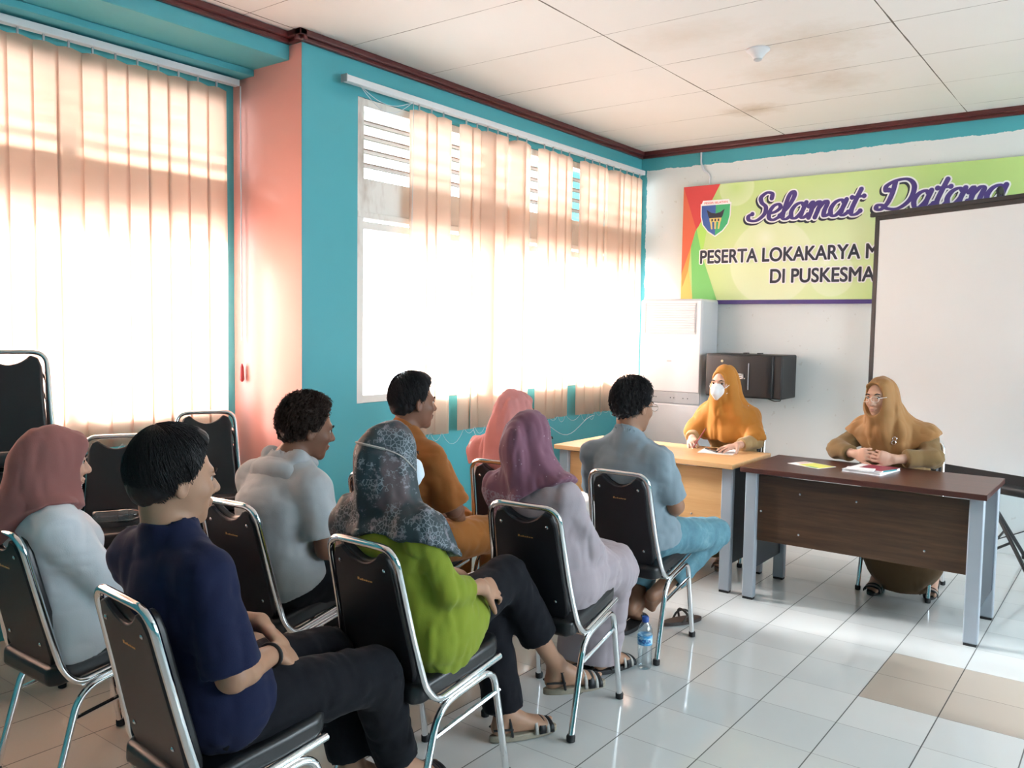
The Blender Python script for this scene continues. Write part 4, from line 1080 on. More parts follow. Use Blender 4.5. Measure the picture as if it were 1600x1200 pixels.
def hair(p, mt, body, s=1.0, vol=.014, curl=0, seed=1, length=.10, n=900, nape=-.060, part=(-.2, -.3, .9), topv=.02, parent=None, side=1.0, quiff=.0, h=.004):
    """a cap of hair with its own hairline, plus loose strands running over it"""
    L = lambda x, y, z: HL(p, x*s, y*s, z*s)
    q = [ell(L(0, -.014, .032), V(.075+vol*side, .092+vol, .084+vol*.9)*s, p.H, .02), ell(L(0, -.030, -.012), V(.066+vol*.5*side, .074+vol*.5, .070)*s, p.H, .02), ell(L(0, .012, .085), V(.055, .070, .025+topv)*s, p.H, .03)]
    if quiff: q.append(ell(L(.0, .068, .075), V(.045, .028, .020+quiff)*s, p.H, .025))
    U = Un(q); Hm = p.H.astype(F32); c0 = p.hd.astype(F32)
    def fn(P):
        d = U(P); l = ((P-c0) @ Hm.T)/s; x, y, z = l[:, 0], l[:, 1], l[:, 2]
        if curl: d = d+F32(curl)*(1-2*np.abs(vnoise(P, 62, seed)))+F32(curl*.5)*vnoise(P, 130, seed+4)
        else: d = d+F32(.0028)*vnoise(l.astype(F32), 75, seed, (1, .35, .35))+F32(.0016)*vnoise(l.astype(F32), 170, seed+2, (1, .3, .3))
        jag = F32(.006)*vnoise(P, 90, seed+7)
        # hairline: forehead, temples, round the ear, nape
        front = (y-.078)*.8-(z-.060)*1.0-.0; side_ = -(z-.0)+np.where(y > .012, (y-.012)*1.9, 0)-np.where(y < -.012, (-y-.012)*2.2, 0)
        line = np.maximum(front*.6, np.maximum(side_, nape-z)); 
        line = np.maximum(np.minimum(side_*.8, np.where(y > -.03, 9, 9)), nape-z); line = np.maximum(line, front*.6)+jag
        return smax(d, (line*s).astype(F32), .012)
    lo, hi = bbox(q, .02); o = sdfmesh('hair', fn, lo, hi, h, mt, parent or body)
    rnd = random.Random(seed); b = MB(); pc = unit(part); R_ = lambda d_: 1/math.sqrt((d_[0]/(.075+vol*side))**2+(d_[1]/(.092+vol))**2+(d_[2]/(.084+vol*.9))**2)
    vs = []; fs = []
    for i in range(n):
        az = rnd.uniform(0, 2*PI); st = rnd.uniform(.05, 1.9); e1 = unit(np.cross(pc, V(.1, .9, .3))); e2 = np.cross(pc, e1); ax_ = e1*math.cos(az)+e2*math.sin(az)
        pts = []; lift = rnd.uniform(1.0, 1.05); dl = length/.09*rnd.uniform(.5, 1.1); w0 = rnd.uniform(-.5, .5)
        for k in range(6):
            a = st+dl*k/5; d_ = pc*math.cos(a)+(ax_*math.cos(w0*k/5*.6)+np.cross(pc, ax_)*math.sin(w0*k/5*.6))*math.sin(a)
            r = R_(d_)*(lift+(.012 if not curl else 0)*k/5*rnd.random())
            if d_[2] > .35: r += (topv*.35)*min(1, (d_[2]-.35)*2)
            q_ = d_*r+V(0, -.014, .032)
            if curl: q_ = q_+V(math.sin(k*2.1+i), math.cos(k*2.3+i), math.sin(k*1.7+2*i))*curl*.9
            yy, zz = q_[1], q_[2]
            if zz < nape or (yy > .078+max(0, (zz-.06))*.6) or (zz < .0+(max(0, yy-.012)*1.9)-(max(0, -yy-.012)*2.2)): break
            pts.append(HL(p, *(q_*s)))
        if len(pts) > 2:
            m_ = len(vs); wd = .0011*s
            for k, v in enumerate(pts):
                t_ = pts[min(k+1, len(pts)-1)]-pts[max(0, k-1)]; nrm = unit(v-p.hd); sd_ = unit(np.cross(t_, nrm))*wd*(1-k/len(pts)*.7)
                vs += [v+sd_, v-sd_, v+nrm*wd*1.3]
            for k in range(len(pts)-1):
                for a_, b_ in ((0, 1), (1, 2), (2, 0)): fs.append((m_+3*k+a_, m_+3*k+b_, m_+3*k+3+b_, m_+3*k+3+a_))
    if vs: wmesh(MB().add(vs, fs), 'hair_strands', mt, o, smooth=True, angle=180)
    return o
def sandal(foot, mt_sole, mt_strap, parent, g=1.0, ankle=True, name='sandal', thick=.018, stripes=None, instep=True):
    d, up, lat, a, L = foot; n = 28; out = []
    for k in range(n):
        t_ = 2*PI*k/n; x = math.cos(t_); y = math.sin(t_); wd = .033+.012*(x*.5+.5)
        out.append((L/2+math.copysign(abs(x)**.85, x)*L/2, y*wd*g))
    mtx = Matrix.Identity(4)
    for i in range(3): mtx[i][0] = d[i]; mtx[i][1] = lat[i]; mtx[i][2] = up[i]; mtx[i][3] = a[i]
    so = MB().prism(out, mtx, -thick, .003); so = wmesh(so, name, mt_sole, parent, bevel=.004)
    def strap(u0, hgt, wd, hw, mm=None, slant=0):
        vs = []; fs = []; m_ = 14
        for k in range(m_+1):
            th = PI*k/m_
            for du in (-hw, hw): vs.append(a+d*(u0+du+slant*math.cos(th))+lat*math.cos(th)*wd+up*(hgt*math.sin(th)**.6-.004))
        for k in range(m_): fs.append((2*k, 2*k+1, 2*k+3, 2*k+2))
        o = wmesh(MB().add(vs, fs), 'strap', mm or mt_strap, so, smooth=True, recalc=False); s_ = o.modifiers.new('thickness', 'SOLIDIFY'); s_.thickness = .004; s_.offset = 1
    if instep:
        strap(L*.72, .047*g, .0455*g, .012); strap(L*.80, .040*g, .0465*g, .006, stripes)
        strap(L*.63, .056*g, .0445*g, .006, stripes)
        strap(L*.86, .034*g, .0465*g, .008)
    if ankle:
        an = a+d*.062*g+up*.078*g
        pts = [an+d*(.042*math.cos(t_)+.002)*g+lat*.036*math.sin(t_)*g-up*.004*math.cos(t_) for t_ in [2*PI*k/20 for k in range(20)]]
        wmesh(MB().tube(pts, .0050, 6, closed=True), 'strap', mt_strap, so, smooth=True)
        for s_ in (-1, 1):
            wmesh(MB().tube([a+d*.085*g+lat*s_*.036*g, an+lat*s_*.038*g+d*.012-up*.03*g, an+lat*s_*.037*g+d*.006], .0050, 6), 'strap', mt_strap, so, smooth=True)
            wmesh(MB().tube([a+d*.010*g+lat*s_*.020*g+up*.03*g, a+d*.040*g+lat*s_*.037*g+up*.036*g, a+d*.085*g+lat*s_*.038*g+up*.030*g], .0045, 6), 'strap', mt_strap, so, smooth=True)
    return so
def on_surface(o, t, a, dr):
    bpy.context.view_layer.update(); d = Vector(dr).normalized(); ok, loc, nn, ii = o.ray_cast(Vector(a)-t.location-d*.4, d, distance=.8)
    return V(tuple(loc+t.location)) if ok else V(a)
def person(p, label, group=None):
    if 'head scarf' in label: p.covered = 1
    return empty('person', (p.pel[0], p.pel[1], 0), 0, label, 'person', group)
# ------------------------------------------------------------------ cloth materials
M['navy'] = fabric('navy_jersey', (.009, .013, .045), sh=.04); M['blackcloth'] = fabric('black_trouser_cloth', (.005, .0055, .009), sh=.02); M['blackcloth2'] = fabric('charcoal_cloth', (.008, .0085, .012), sh=.02)
M['hoodie'] = fabric('heather_grey_jersey', (.40, .43, .45), var=.14); M['whiteblouse'] = fabric('white_cotton', (.66, .71, .76)); M['rust'] = fabric('rust_brown_cloth', (.29, .105, .025)); M['rustpants'] = fabric('rust_trouser_cloth', (.34, .13, .03))
M['lilac'] = fabric('lilac_grey_crepe', (.36, .31, .335)); M['bluegrey'] = fabric('blue_grey_shirting', (.21, .27, .31), fold=.5); M['lime'] = fabric('lime_green_crepe', (.215, .27, .025)); M['orange'] = fabric('orange_scarf_cloth', (.46, .185, .028), rough=.7)
M['khaki'] = fabric('brown_uniform_cloth', (.205, .125, .052)); M['tanscarf'] = fabric('tan_brown_scarf', (.33, .165, .058), rough=.65); M['tanblouse'] = fabric('tan_uniform_cloth', (.40, .26, .12)); M['mauvebrown'] = fabric('dusty_rose_brown_scarf', (.30, .125, .115)); M['pinkscarf'] = fabric('salmon_pink_scarf', (.66, .27, .26)); M['brownskirt'] = fabric('dark_brown_skirt', (.13, .075, .035)); M['creamcloth'] = fabric('cream_cloth', (.66, .62, .60))
M['mask'] = fabric('white_mask', (.78, .79, .80), fold=.12, var=.02); M['maskblue'] = fabric('pale_blue_mask', (.62, .72, .80), fold=.12, var=.02); M['tanleather'] = mat('woven_tan_sole', (.33, .29, .22), .7, var=.15, vs=40); M['strapwhite'] = mat('beaded_light_strap', (.45, .43, .40), .5, var=.3, vs=160)
def denim():
    m, t, b = nt('teal_washed_denim'); b.inputs['Roughness'].default_value = .85
    f = noise(t, 9, 5, .65); w_ = noise(t, 500, 1, .5)
    c = ramp(t, f, [(.30, (.06, .15, .20)), (.55, (.10, .235, .29)), (.75, (.22, .38, .43))]); t.links.new(mixc(t, mth(t, 'MULTIPLY', w_, .35), c, (.12, .26, .33)), b.inputs['Base Color']); bump(t, b, noise(t, 11, 3, .5), .5, .025); return m
M['denim'] = denim()
def dots(name, base, edge, dot, sc_, thr, big=False):
    m, t, b = nt(name); b.inputs['Roughness'].default_value = .8; b.inputs['Sheen Weight'].default_value = .15
    tc = t.nodes.new('ShaderNodeTexCoord'); v = N(t, 'TexVoronoi'); v.inputs['Scale'].default_value = sc_; t.links.new(tc.outputs['Object'], v.inputs['Vector'])
    c = mixc(t, noise(t, 4, 3, .5), base, edge)
    wn = mth(t, 'LESS_THAN', v.outputs['Distance'], thr); c = mixc(t, mth(t, 'MULTIPLY', wn, .8), c, dot)
    s = N(t, 'SeparateXYZ'); t.links.new(tc.outputs['Object'], s.inputs[0])
    lace = mth(t, 'GREATER_THAN', noise(t, 95, 3, .7), .5); low = mth(t, 'LESS_THAN', mth(t, 'ADD', s.outputs[2], mth(t, 'MULTIPLY', noise(t, 6, 3, .6), .10)), .925)
    c = mixc(t, mth(t, 'MULTIPLY', mth(t, 'MULTIPLY', lace, low), .55), c, (.30, .29, .38))
    t.links.new(c, b.inputs['Base Color']); bump(t, b, noise(t, 9, 2, .5, sc=(1, 1, .4)), .35, .03); return m
M['mauve'] = dots('mauve_printed_scarf', (.20, .075, .115), (.15, .06, .10), (.45, .33, .40), 42, .10)
def floral():
    m, t, b = nt('dark_floral_scarf'); b.inputs['Roughness'].default_value = .6
    tc = t.nodes.new('ShaderNodeTexCoord'); o = tc.outputs['Object']
    f1 = noise(t, 11, 4, .6); f2 = noise(t, 26, 6, .75); f3 = noise(t, 5, 3, .55)
    v = N(t, 'TexVoronoi'); v.feature = 'DISTANCE_TO_EDGE'; v.inputs['Scale'].default_value = 75; t.links.new(o, v.inputs['Vector'])
    v2 = N(t, 'TexVoronoi'); v2.inputs['Scale'].default_value = 13; t.links.new(o, v2.inputs['Vector'])
    c = mixc(t, f1, (.012, .025, .033), (.035, .060, .072))
    c = mixc(t, ramp(t, f3, [(.54, 0.0), (.60, .7)]), c, (.13, .085, .09))
    rings = mth(t, 'LESS_THAN', mth(t, 'ABSOLUTE', mth(t, 'SUBTRACT', v2.outputs['Distance'], .34)), .05)
    veins = mth(t, 'MULTIPLY', mth(t, 'LESS_THAN', v.outputs['Distance'], .07), mth(t, 'GREATER_THAN', f1, .49)); c = mixc(t, mth(t, 'MULTIPLY', veins, .65), c, (.27, .31, .35))
    c = mixc(t, ramp(t, f2, [(.56, 0.0), (.62, .7)]), c, (.27, .26, .30)); c = mixc(t, ramp(t, f2, [(.34, .8), (.40, 0.0)]), c, (.02, .06, .06))
    t.links.new(c, b.inputs['Base Color']); bump(t, b, noise(t, 9, 2, .5, sc=(1, 1, .4)), .35, .03); return m
M['floral'] = floral()
FOLD = lambda seed, a=.004: ((a*.9, 13, (1, 1, .3), seed), (a*.65, 24, (.8, .8, 1.2), seed+1))
DRAPE = lambda seed, a=.007, s=16: ((a, s, (1, 1, .14), seed), (a*.4, 36, (1, 1, .3), seed+1))
def zcut(z, tilt=(0, 0), c=(0, 0), wave=.0, seed=0):
    def f(P):
        d = F32(z)-P[:, 2]+F32(tilt[0])*(P[:, 0]-F32(c[0]))+F32(tilt[1])*(P[:, 1]-F32(c[1]))
        if wave: d = d+F32(wave)*vnoise(P, 11, seed, (1, 1, 0))
        return d
    return f
def skirt_prims(p, wk=.17, wa=.15, dk=.10, da=.09, thigh=.11, low=.0):
    k = (p.knR+p.knL)/2; a = (p.anR+p.anL)/2; hp_ = (p.hiR+p.hiL)/2
    return [ec(p.pel, p.wai, (.165, .125), (.14, .105), p.lat, .06), cap(p.hiR, p.knR, thigh, thigh*.78, .07), cap(p.hiL, p.knL, thigh, thigh*.78, .07), ec(hp_+(k-hp_)*.2, k, (.15, .09), (wk*.85, dk*.8), p.lat, .06),
            ec(k, a+V(0, 0, low), (wk, dk), (wa, da), p.lat, .06)]
ROW = 'people seated in the rows of chairs'; DSK = 'people seated behind the desks'
# ---- man in navy t-shirt (nearest)
def man_navy():
    p = pose((-1.93, 1.27), 0, head=(-12, -4, 2), pel=(.06, -.035, .535), wai=(.055, -.07, .66), che=(.035, -.105, .80), nk=(.02, -.125, .955), hd=(.015, -.105, 1.105), shR=(.175, -.125, .895), elR=(.225, -.09, .655), wrR=(.155, .085, .640),
             shL=(-.135, -.13, .89), elL=(-.18, .0, .68), wrL=(.04, .125, .685), hiR=(.14, -.035, .53), hiL=(-.02, -.035, .53), knR=(.17, .42, .475), knL=(-.06, .44, .475), anR=(.10, .60, .11), anL=(.0, .50, .105), toR=(.12, .79, .02), toL=(.06, .68, .02))
    t = person(p, 'man in navy blue t-shirt and dark trousers seated nearest, gripping his right wrist', ROW)
    W = p.B.T
    hr = hand_prims(p.wrR, p.W((.11, .19, .60))-p.wrR, W @ V(-.6, .1, -.8), 1, (.5, .55, .6, .6), thumb=(.7, .5, .2))
    hl = hand_prims(p.wrL, W @ V(.80, .10, -.42), W @ V(-.25, -.55, -.75), -1, (.75, .8, .85, .9), thumb=(.5, .7, .5), tc=.4, g=1.05)
    fR, infR = foot_prims(p.anR, p.toR); fL, infL = foot_prims(p.anL, p.toL)
    b = build_body(p, M['skin_tan'], hr+hl+fR+fL, t, h=.0048)
    face_parts(p, b)
    hair(p, M['hair'], b, vol=.015, seed=3, length=.12, n=2600, nape=-.072, part=(-.15, -.35, .9), topv=.022, side=.85, parent=t)
    top('t_shirt', p, M['navy'], t, .015, .92, .95, sl=(.93, .062, .074), hem=zcut(.475, (0, .75), (p.pel[0], p.pel[1])), folds=FOLD(11, .005), h=.0065, necks=.057, collar=.018)
    collar_ring(p, M['navy'], t, .0665, .024, .018)
    pants(p, M['blackcloth'], t, .018, .88, .88, h=.008, g=1.05)
    c = p.wrR*.96+p.elR*.04; ax = unit(p.elR-p.wrR); e1 = unit(np.cross(ax, V(0, 0, 1))); e2 = np.cross(ax, e1)
    wmesh(MB().tube([c+ax*.012+e1*.031*math.cos(a)+e2*.029*math.sin(a) for a in [k*PI/12 for k in range(24)]], .005, 8, closed=True), 'wristband', M['rubber'], t, smooth=True)
    for inf in (infR, infL): sandal(inf, M['rubber'], M['black'], t, ankle=False, thick=.02)
man_navy()
# ---- woman in lime tunic and floral scarf
def woman_lime():
    p = pose((-1.88, 1.99), 0, head=(-14, -4, 0), pel=(.05, -.05, .535), wai=(.05, -.09, .66), che=(.035, -.125, .79), nk=(.015, -.145, .945), hd=(.0, -.12, 1.075), shR=(.165, -.145, .870), elR=(.215, -.085, .690), wrR=(.218, .075, .668),
             shL=(-.125, -.145, .870), elL=(-.16, -.04, .68), wrL=(-.04, .17, .66), hiR=(.13, -.05, .535), hiL=(-.03, -.05, .53), knL=(.01, .36, .49), anL=(.085, .385, .105), toL=(.185, .565, .02), knR=(.10, .36, .61), anR=(.165, .600, .225), toR=(.28, .755, .14))
    t = person(p, 'woman in lime green tunic and dark floral head scarf with legs crossed', ROW)
    W = p.B.T
    hr = hand_prims(p.wrR, W @ V(-.10, .92, -.30), W @ V(-.80, -.1, -.60), 1, (.35, .4, .45, .5), thumb=(.7, .5, .3))
    hl = hand_prims(p.wrL, W @ V(.6, .55, -.25), W @ V(.0, -.2, -1), -1, (.4, .4, .45, .5))
    fR, infR = foot_prims(p.anR, p.toR, .92, up=(0, -.06, 1)); fL, infL = foot_prims(p.anL, p.toL, .95)
    b = build_body(p, M['skin_tan'], hr+hl+fR+fL, t, s=.95, h=.0055, w=.9, g=.86)
    face_parts(p, b, s=.95)
    tp = torso_prims(p, .93, .95, bust=.9)
    thg = [cap(p.hiR+V(.01, 0, .01), p.hiR+(p.knR-p.hiR)*.30, .105, .10, .05), ec(p.wai+V(.09, .02, 0), p.W((.19, .0, .43)), (.045, .08), (.030, .09), p.lat, .06)]
    top('tunic', p, M['lime'], t, .014, .88, .90, bust=.8, sl=(1.62, .052, .046), hem=zcut(.425, (0, .55), (0, p.pel[1]), .008, 5), folds=DRAPE(21, .006, 17)+((.003, 30, (1, 1, .6), 4),), h=.0065, extra_prims=thg, necks=.050)
    a1 = [cap(p.shR, p.shR*.45+p.elR*.55, .050, .058, .04), cap(p.shL, p.shL*.45+p.elL*.55, .050, .058, .04)]
    hem = zcut(.835, (.10, -.42), (p.nk[0]+.17, p.nk[1]), .012, 8)
    sc_args = dict(folds=DRAPE(31, .008, 19), s=.97, under=(.068, .074), hood=(.084, .100, .100), k=.05, back=.014, face=(0, .118, -.018, .050, .070, .074))
    sf = scarf(p, M['floral'], t, tp+a1, .026, hem, h=.0055, **sc_args)
    tr = scarf(p, M['strapwhite'], sf, tp+a1, .0275, lambda P: smax(np.abs(hem(P)+.022)-.0035, hem(P), 0), h=.004, name='scarf_piping', extra=(), **{**sc_args, 'hood': (.03, .03, .03), 'under': (.02, .02), 'k': .001})
    # face mask with elastic cords round the outside of the scarf
    q = [ell(HL(p, 0, .078, -.045), V(.050, .040, .052), p.H, .01), cap(HL(p, 0, .105, -.018), HL(p, 0, .118, -.050), .012, .014, .02)]
    mk = garment('face_mask', p, q, 0, M['maskblue'], t, h=.004)
    hs = .97
    def on(dx, dy, dz):
        d_ = unit((dx, dy, dz)); r = 1/math.sqrt((d_[0]/.094)**2+(d_[1]/.116)**2+(d_[2]/.110)**2); q_ = d_*r
        return HL(p, q_[0]*hs, (q_[1]-.018)*hs, (q_[2]+.016)*hs)
    cen = HL(p, 0, -.01, .01)
    def snap(pts, off):
        out = []; mw = t.location
        for q_ in pts:
            o_ = Vector(cen)+(Vector(q_)-Vector(cen)).normalized()*.4; dr = (Vector(cen)-o_).normalized()
            ok, loc, nn, ii = sf.ray_cast(o_-mw, dr)
            out.append((loc+mw-dr*off) if ok else Vector(q_))
        return out
    bpy.context.view_layer.update()
    path = [on(.86, .70, -.42), on(.96, .45, -.22), on(1, .2, -.02), on(1, -.05, .14), on(.9, -.35, .28), on(.6, -.75, .36), on(.2, -1, .38), on(-.2, -1, .38), on(-.6, -.75, .36), on(-.9, -.35, .28), on(-1, 0, .12), on(-1, .4, -.2), on(-.86, .7, -.42)]
    wmesh(MB().tube(snap(fillet(path, .03, 4), .0015), .0023, 6), 'elastic_cord', M['strapwhite'], mk, smooth=True)
    wmesh(MB().tube(snap(fillet([on(.8, -.5, .32), on(.45, -.9, .38), on(.0, -1, .385), on(-.45, -.9, .38), on(-.8, -.5, .32)], .03, 6), .002), .0042, 6), 'cord_adjuster', M['strapwhite'], mk, smooth=True)
    pants(p, M['blackcloth'], t, .018, .62, .96, h=.008, g=.98, flare=1.22)
    for inf in (infR, infL): sandal(inf, M['tanleather'], M['black'], t, g=.92, stripes=M['strapwhite'], thick=.020)
woman_lime()
# ---- woman in mauve printed scarf and lilac dress
def woman_lilac():
    p = pose((-1.87, 2.78), 0, head=(-16, -10, 0), pel=(.065, -.10, .535), wai=(.065, -.14, .66), che=(.05, -.18, .79), nk=(.02, -.205, .935), hd=(.01, -.195, 1.065), shR=(.185, -.195, .870), elR=(.215, -.06, .66), wrR=(.14, .11, .58),
             shL=(-.11, -.195, .870), elL=(-.16, -.05, .66), wrL=(-.03, .15, .58), hiR=(.13, -.10, .53), hiL=(-.01, -.10, .53), knR=(.115, .28, .49), knL=(-.02, .28, .49), anR=(.05, .33, .105), anL=(-.06, .24, .105), toR=(.10, .50, .02), toL=(-.04, .41, .02))
    t = person(p, 'woman in mauve printed head scarf and lilac grey dress seen from behind', ROW)
    W = p.B.T
    hr = hand_prims(p.wrR, W @ V(-.5, .7, -.2), W @ V(-.2, -.1, -1), 1); hl = hand_prims(p.wrL, W @ V(.5, .6, -.2), W @ V(0, -.1, -1), -1)
    fR, infR = foot_prims(p.anR, p.toR, .93); fL, infL = foot_prims(p.anL, p.toL, .93)
    b = build_body(p, M['skin_tan'], hr+hl+fR+fL, t, s=.95, w=.92, g=.88); face_parts(p, b, s=.95)
    sk = skirt_prims(p, .150, .135, .09, .09, .098)
    fl_ = [ec(p.wai+V(.01, .02, -.06), p.pel+V(.01, .03, -.02), (.150, .115), (.168, .13), p.lat, .02), ec(p.pel+V(.01, .05, .02), p.pel+V(.01, .20, .02), (.165, .09), (.155, .08), p.lat, .02)]
    top('dress', p, M['lilac'], t, .015, .92, .93, bust=.7, sl=(1.86, .056, .048), hem=zcut(.075, wave=.01, seed=3), folds=DRAPE(41, .006, 15)+((.0045, 13, (.5, .5, 1.6), 14),), h=.0068, extra_prims=sk+fl_)
    tp = torso_prims(p, .98, 1.0, bust=.8)
    a1 = [cap(p.shR, p.shR*.6+p.elR*.4, .050, .054, .04), cap(p.shL, p.shL*.5+p.elL*.5, .050, .056, .04)]
    # the scarf falls deepest down the left of the back and rises over the right shoulder
    hem = zcut(.765, (.62, -.25), (p.nk[0]-.13, p.nk[1]-.08), .010, 9)
    scarf(p, M['mauve'], t, tp+a1, .026, hem, folds=DRAPE(51, .011, 13), s=.96, h=.006, under=(.078, .082), back=.018, k=.07, hood=(.086, .104, .103))
    for inf in (infR, infL): sandal(inf, M['rubber'], M['black'], t, g=.9, stripes=M['strapwhite'])
woman_lilac()
# ---- man in blue-grey shirt and jeans
def man_bluegrey():
    p = pose((-1.91, 3.58), 0, head=(-16, -6, 0), pel=(.04, -.07, .535), wai=(.03, -.11, .67), che=(.01, -.145, .81), nk=(.005, -.155, .975), hd=(.015, -.125, 1.135), shR=(.168, -.155, .90), elR=(.215, -.07, .69), wrR=(.10, .08, .62),
             shL=(-.175, -.155, .895), elL=(-.22, -.05, .69), wrL=(-.03, .12, .62), hiR=(.12, -.07, .53), hiL=(-.04, -.07, .53), knR=(.20, .40, .475), knL=(-.10, .36, .49), anR=(.045, .135, .215), anL=(-.075, .11, .150), toR=(-.06, .17, .075), toL=(-.12, .25, .06))
    t = person(p, 'man in blue grey shirt and jeans seated closest to the pale desk', ROW)
    W = p.B.T
    hr = hand_prims(p.wrR, W @ V(-.7, .5, -.1), W @ V(-.2, -.2, -1), 1); hl = hand_prims(p.wrL, W @ V(.6, .5, -.1), W @ V(.1, -.1, -1), -1)
    fR, infR = foot_prims(p.anR, p.toR, 1.0, up=(.45, .75, .55)); fL, infL = foot_prims(p.anL, p.toL, 1.0, up=(.1, .55, 1))
    b = build_body(p, M['skin_brown'], hr+hl+fR+fL, t, h=.0055); face_parts(p, b)
    hair(p, M['hair'], b, vol=.018, curl=.0075, seed=8, n=1100, nape=-.066, topv=.020, side=.75, parent=t)
    top('shirt', p, M['bluegrey'], t, .016, 1.02, .98, sl=(.84, .064, .072), hem=zcut(.50, (0, .2), (0, p.pel[1]), .006, 3), folds=FOLD(61, .007), h=.0066, necks=.060, collar=.042)
    collar_ring(p, M['bluegrey'], t, .072, .060, .040, .45, .012)
    pants(p, M['denim'], t, .016, .80, .86, h=.0075, g=1.02, flare=1.12)
    # spectacle temples and rims
    g = MB()
    for x in (.031, -.031): g.tube([HL(p, x+.021*math.cos(a), .108, .003+.016*math.sin(a)) for a in [k*PI/10 for k in range(20)]], .0013, 5, closed=True)
    for x in (1, -1): g.tube([HL(p, x*.052, .106, .008), HL(p, x*.078, .07, .010), HL(p, x*.082, -.008, .006)], .0014, 5)
    wmesh(g, 'spectacles', M['chromedull'], t, smooth=True)
    sandal((unit(V(-.15, 1, 0)), V(0, 0, 1), unit(V(1, .15, 0)), p.W((-.07, -.02, .021)), .27), M['rubber'], M['black'], t, ankle=False)
man_bluegrey()
# ---- woman in white blouse (far left)
def woman_white():
    p = pose((-2.78, 1.33), 0, head=(-14, -6, 0), pel=(.0, -.0, .535), wai=(0, -.04, .66), che=(.01, -.08, .79), nk=(.02, -.11, .925), hd=(.03, -.07, 1.045), hiR=(.085, .0, .525), hiL=(-.085, .0, .525), shR=(.150, -.115, .86), elR=(.195, .01, .66), wrR=(.13, .20, .59),
             shL=(-.14, -.115, .86), elL=(-.2, .0, .66), wrL=(-.10, .2, .58))
    t = person(p, 'woman in white blouse and dusty rose brown head scarf at far left', ROW)
    W = p.B.T
    hr = hand_prims(p.wrR, W @ V(-.4, .8, -.2), W @ V(0, 0, -1), 1); hl = hand_prims(p.wrL, W @ V(.4, .8, -.2), W @ V(0, 0, -1), -1)
    fR, infR = foot_prims(p.anR, p.toR, .93); fL, infL = foot_prims(p.anL, p.toL, .93)
    b = build_body(p, M['skin_light'], hr+hl+fR+fL, t, s=.95, h=.005, w=.92, g=.88); face_parts(p, b, s=.95)
    tail = [ec(p.wai+V(.08, -.0, 0), p.W((.16, -.02, .47)), (.05, .08), (.035, .09), p.lat, .06), cap(p.hiR+V(.02, 0, .02), p.hiR+(p.knR-p.hiR)*.25, .10, .095, .05), cap(p.hiL, p.hiL+(p.knL-p.hiL)*.25, .10, .095, .05)]
    top('blouse', p, M['whiteblouse'], t, .018, .93, .95, bust=.8, sl=(1.7, .066, .054), hem=zcut(.475, (0, .45), (0, p.pel[1]), .010, 4), folds=FOLD(71, .0042), h=.0065, extra_prims=tail)
    tp = torso_prims(p, .98, 1.0)
    bun = [cap(p.nk+V(-.02, -.07, .03), p.nk+V(-.05, -.13, -.06), .045, .040, .03), cap(p.nk+V(.03, -.06, .0), p.nk+V(.0, -.13, -.09), .035, .030, .02), cap(p.nk+V(-.08, -.03, .0), p.nk+V(-.12, -.09, -.09), .04, .030, .02), cap(HL(p, .0, .045, -.105), p.nk+V(.02, .07, .01), .042, .048, .03)]
    hem = zcut(.885, (.35, .05), (p.nk[0]+.03, p.nk[1]), .012, 6)
    scarf(p, M['mauvebrown'], t, tp, .030, hem, folds=((.0045, 15, (.8, .8, .5), 81), (.0025, 30, (1, 1, .4), 82)), s=.97, h=.0055, extra=bun, under=(.062, .070), back=.024, hood=(.088, .112, .098), peak=1, face=(.012, .118, -.034, .062, .092, .082), k=.05)
    pants(p, M['blackcloth2'], t, .018, .92, .92, g=.95)
    for inf in (infR, infL): sandal(inf, M['rubber'], M['black'], t, g=.9)
woman_white()
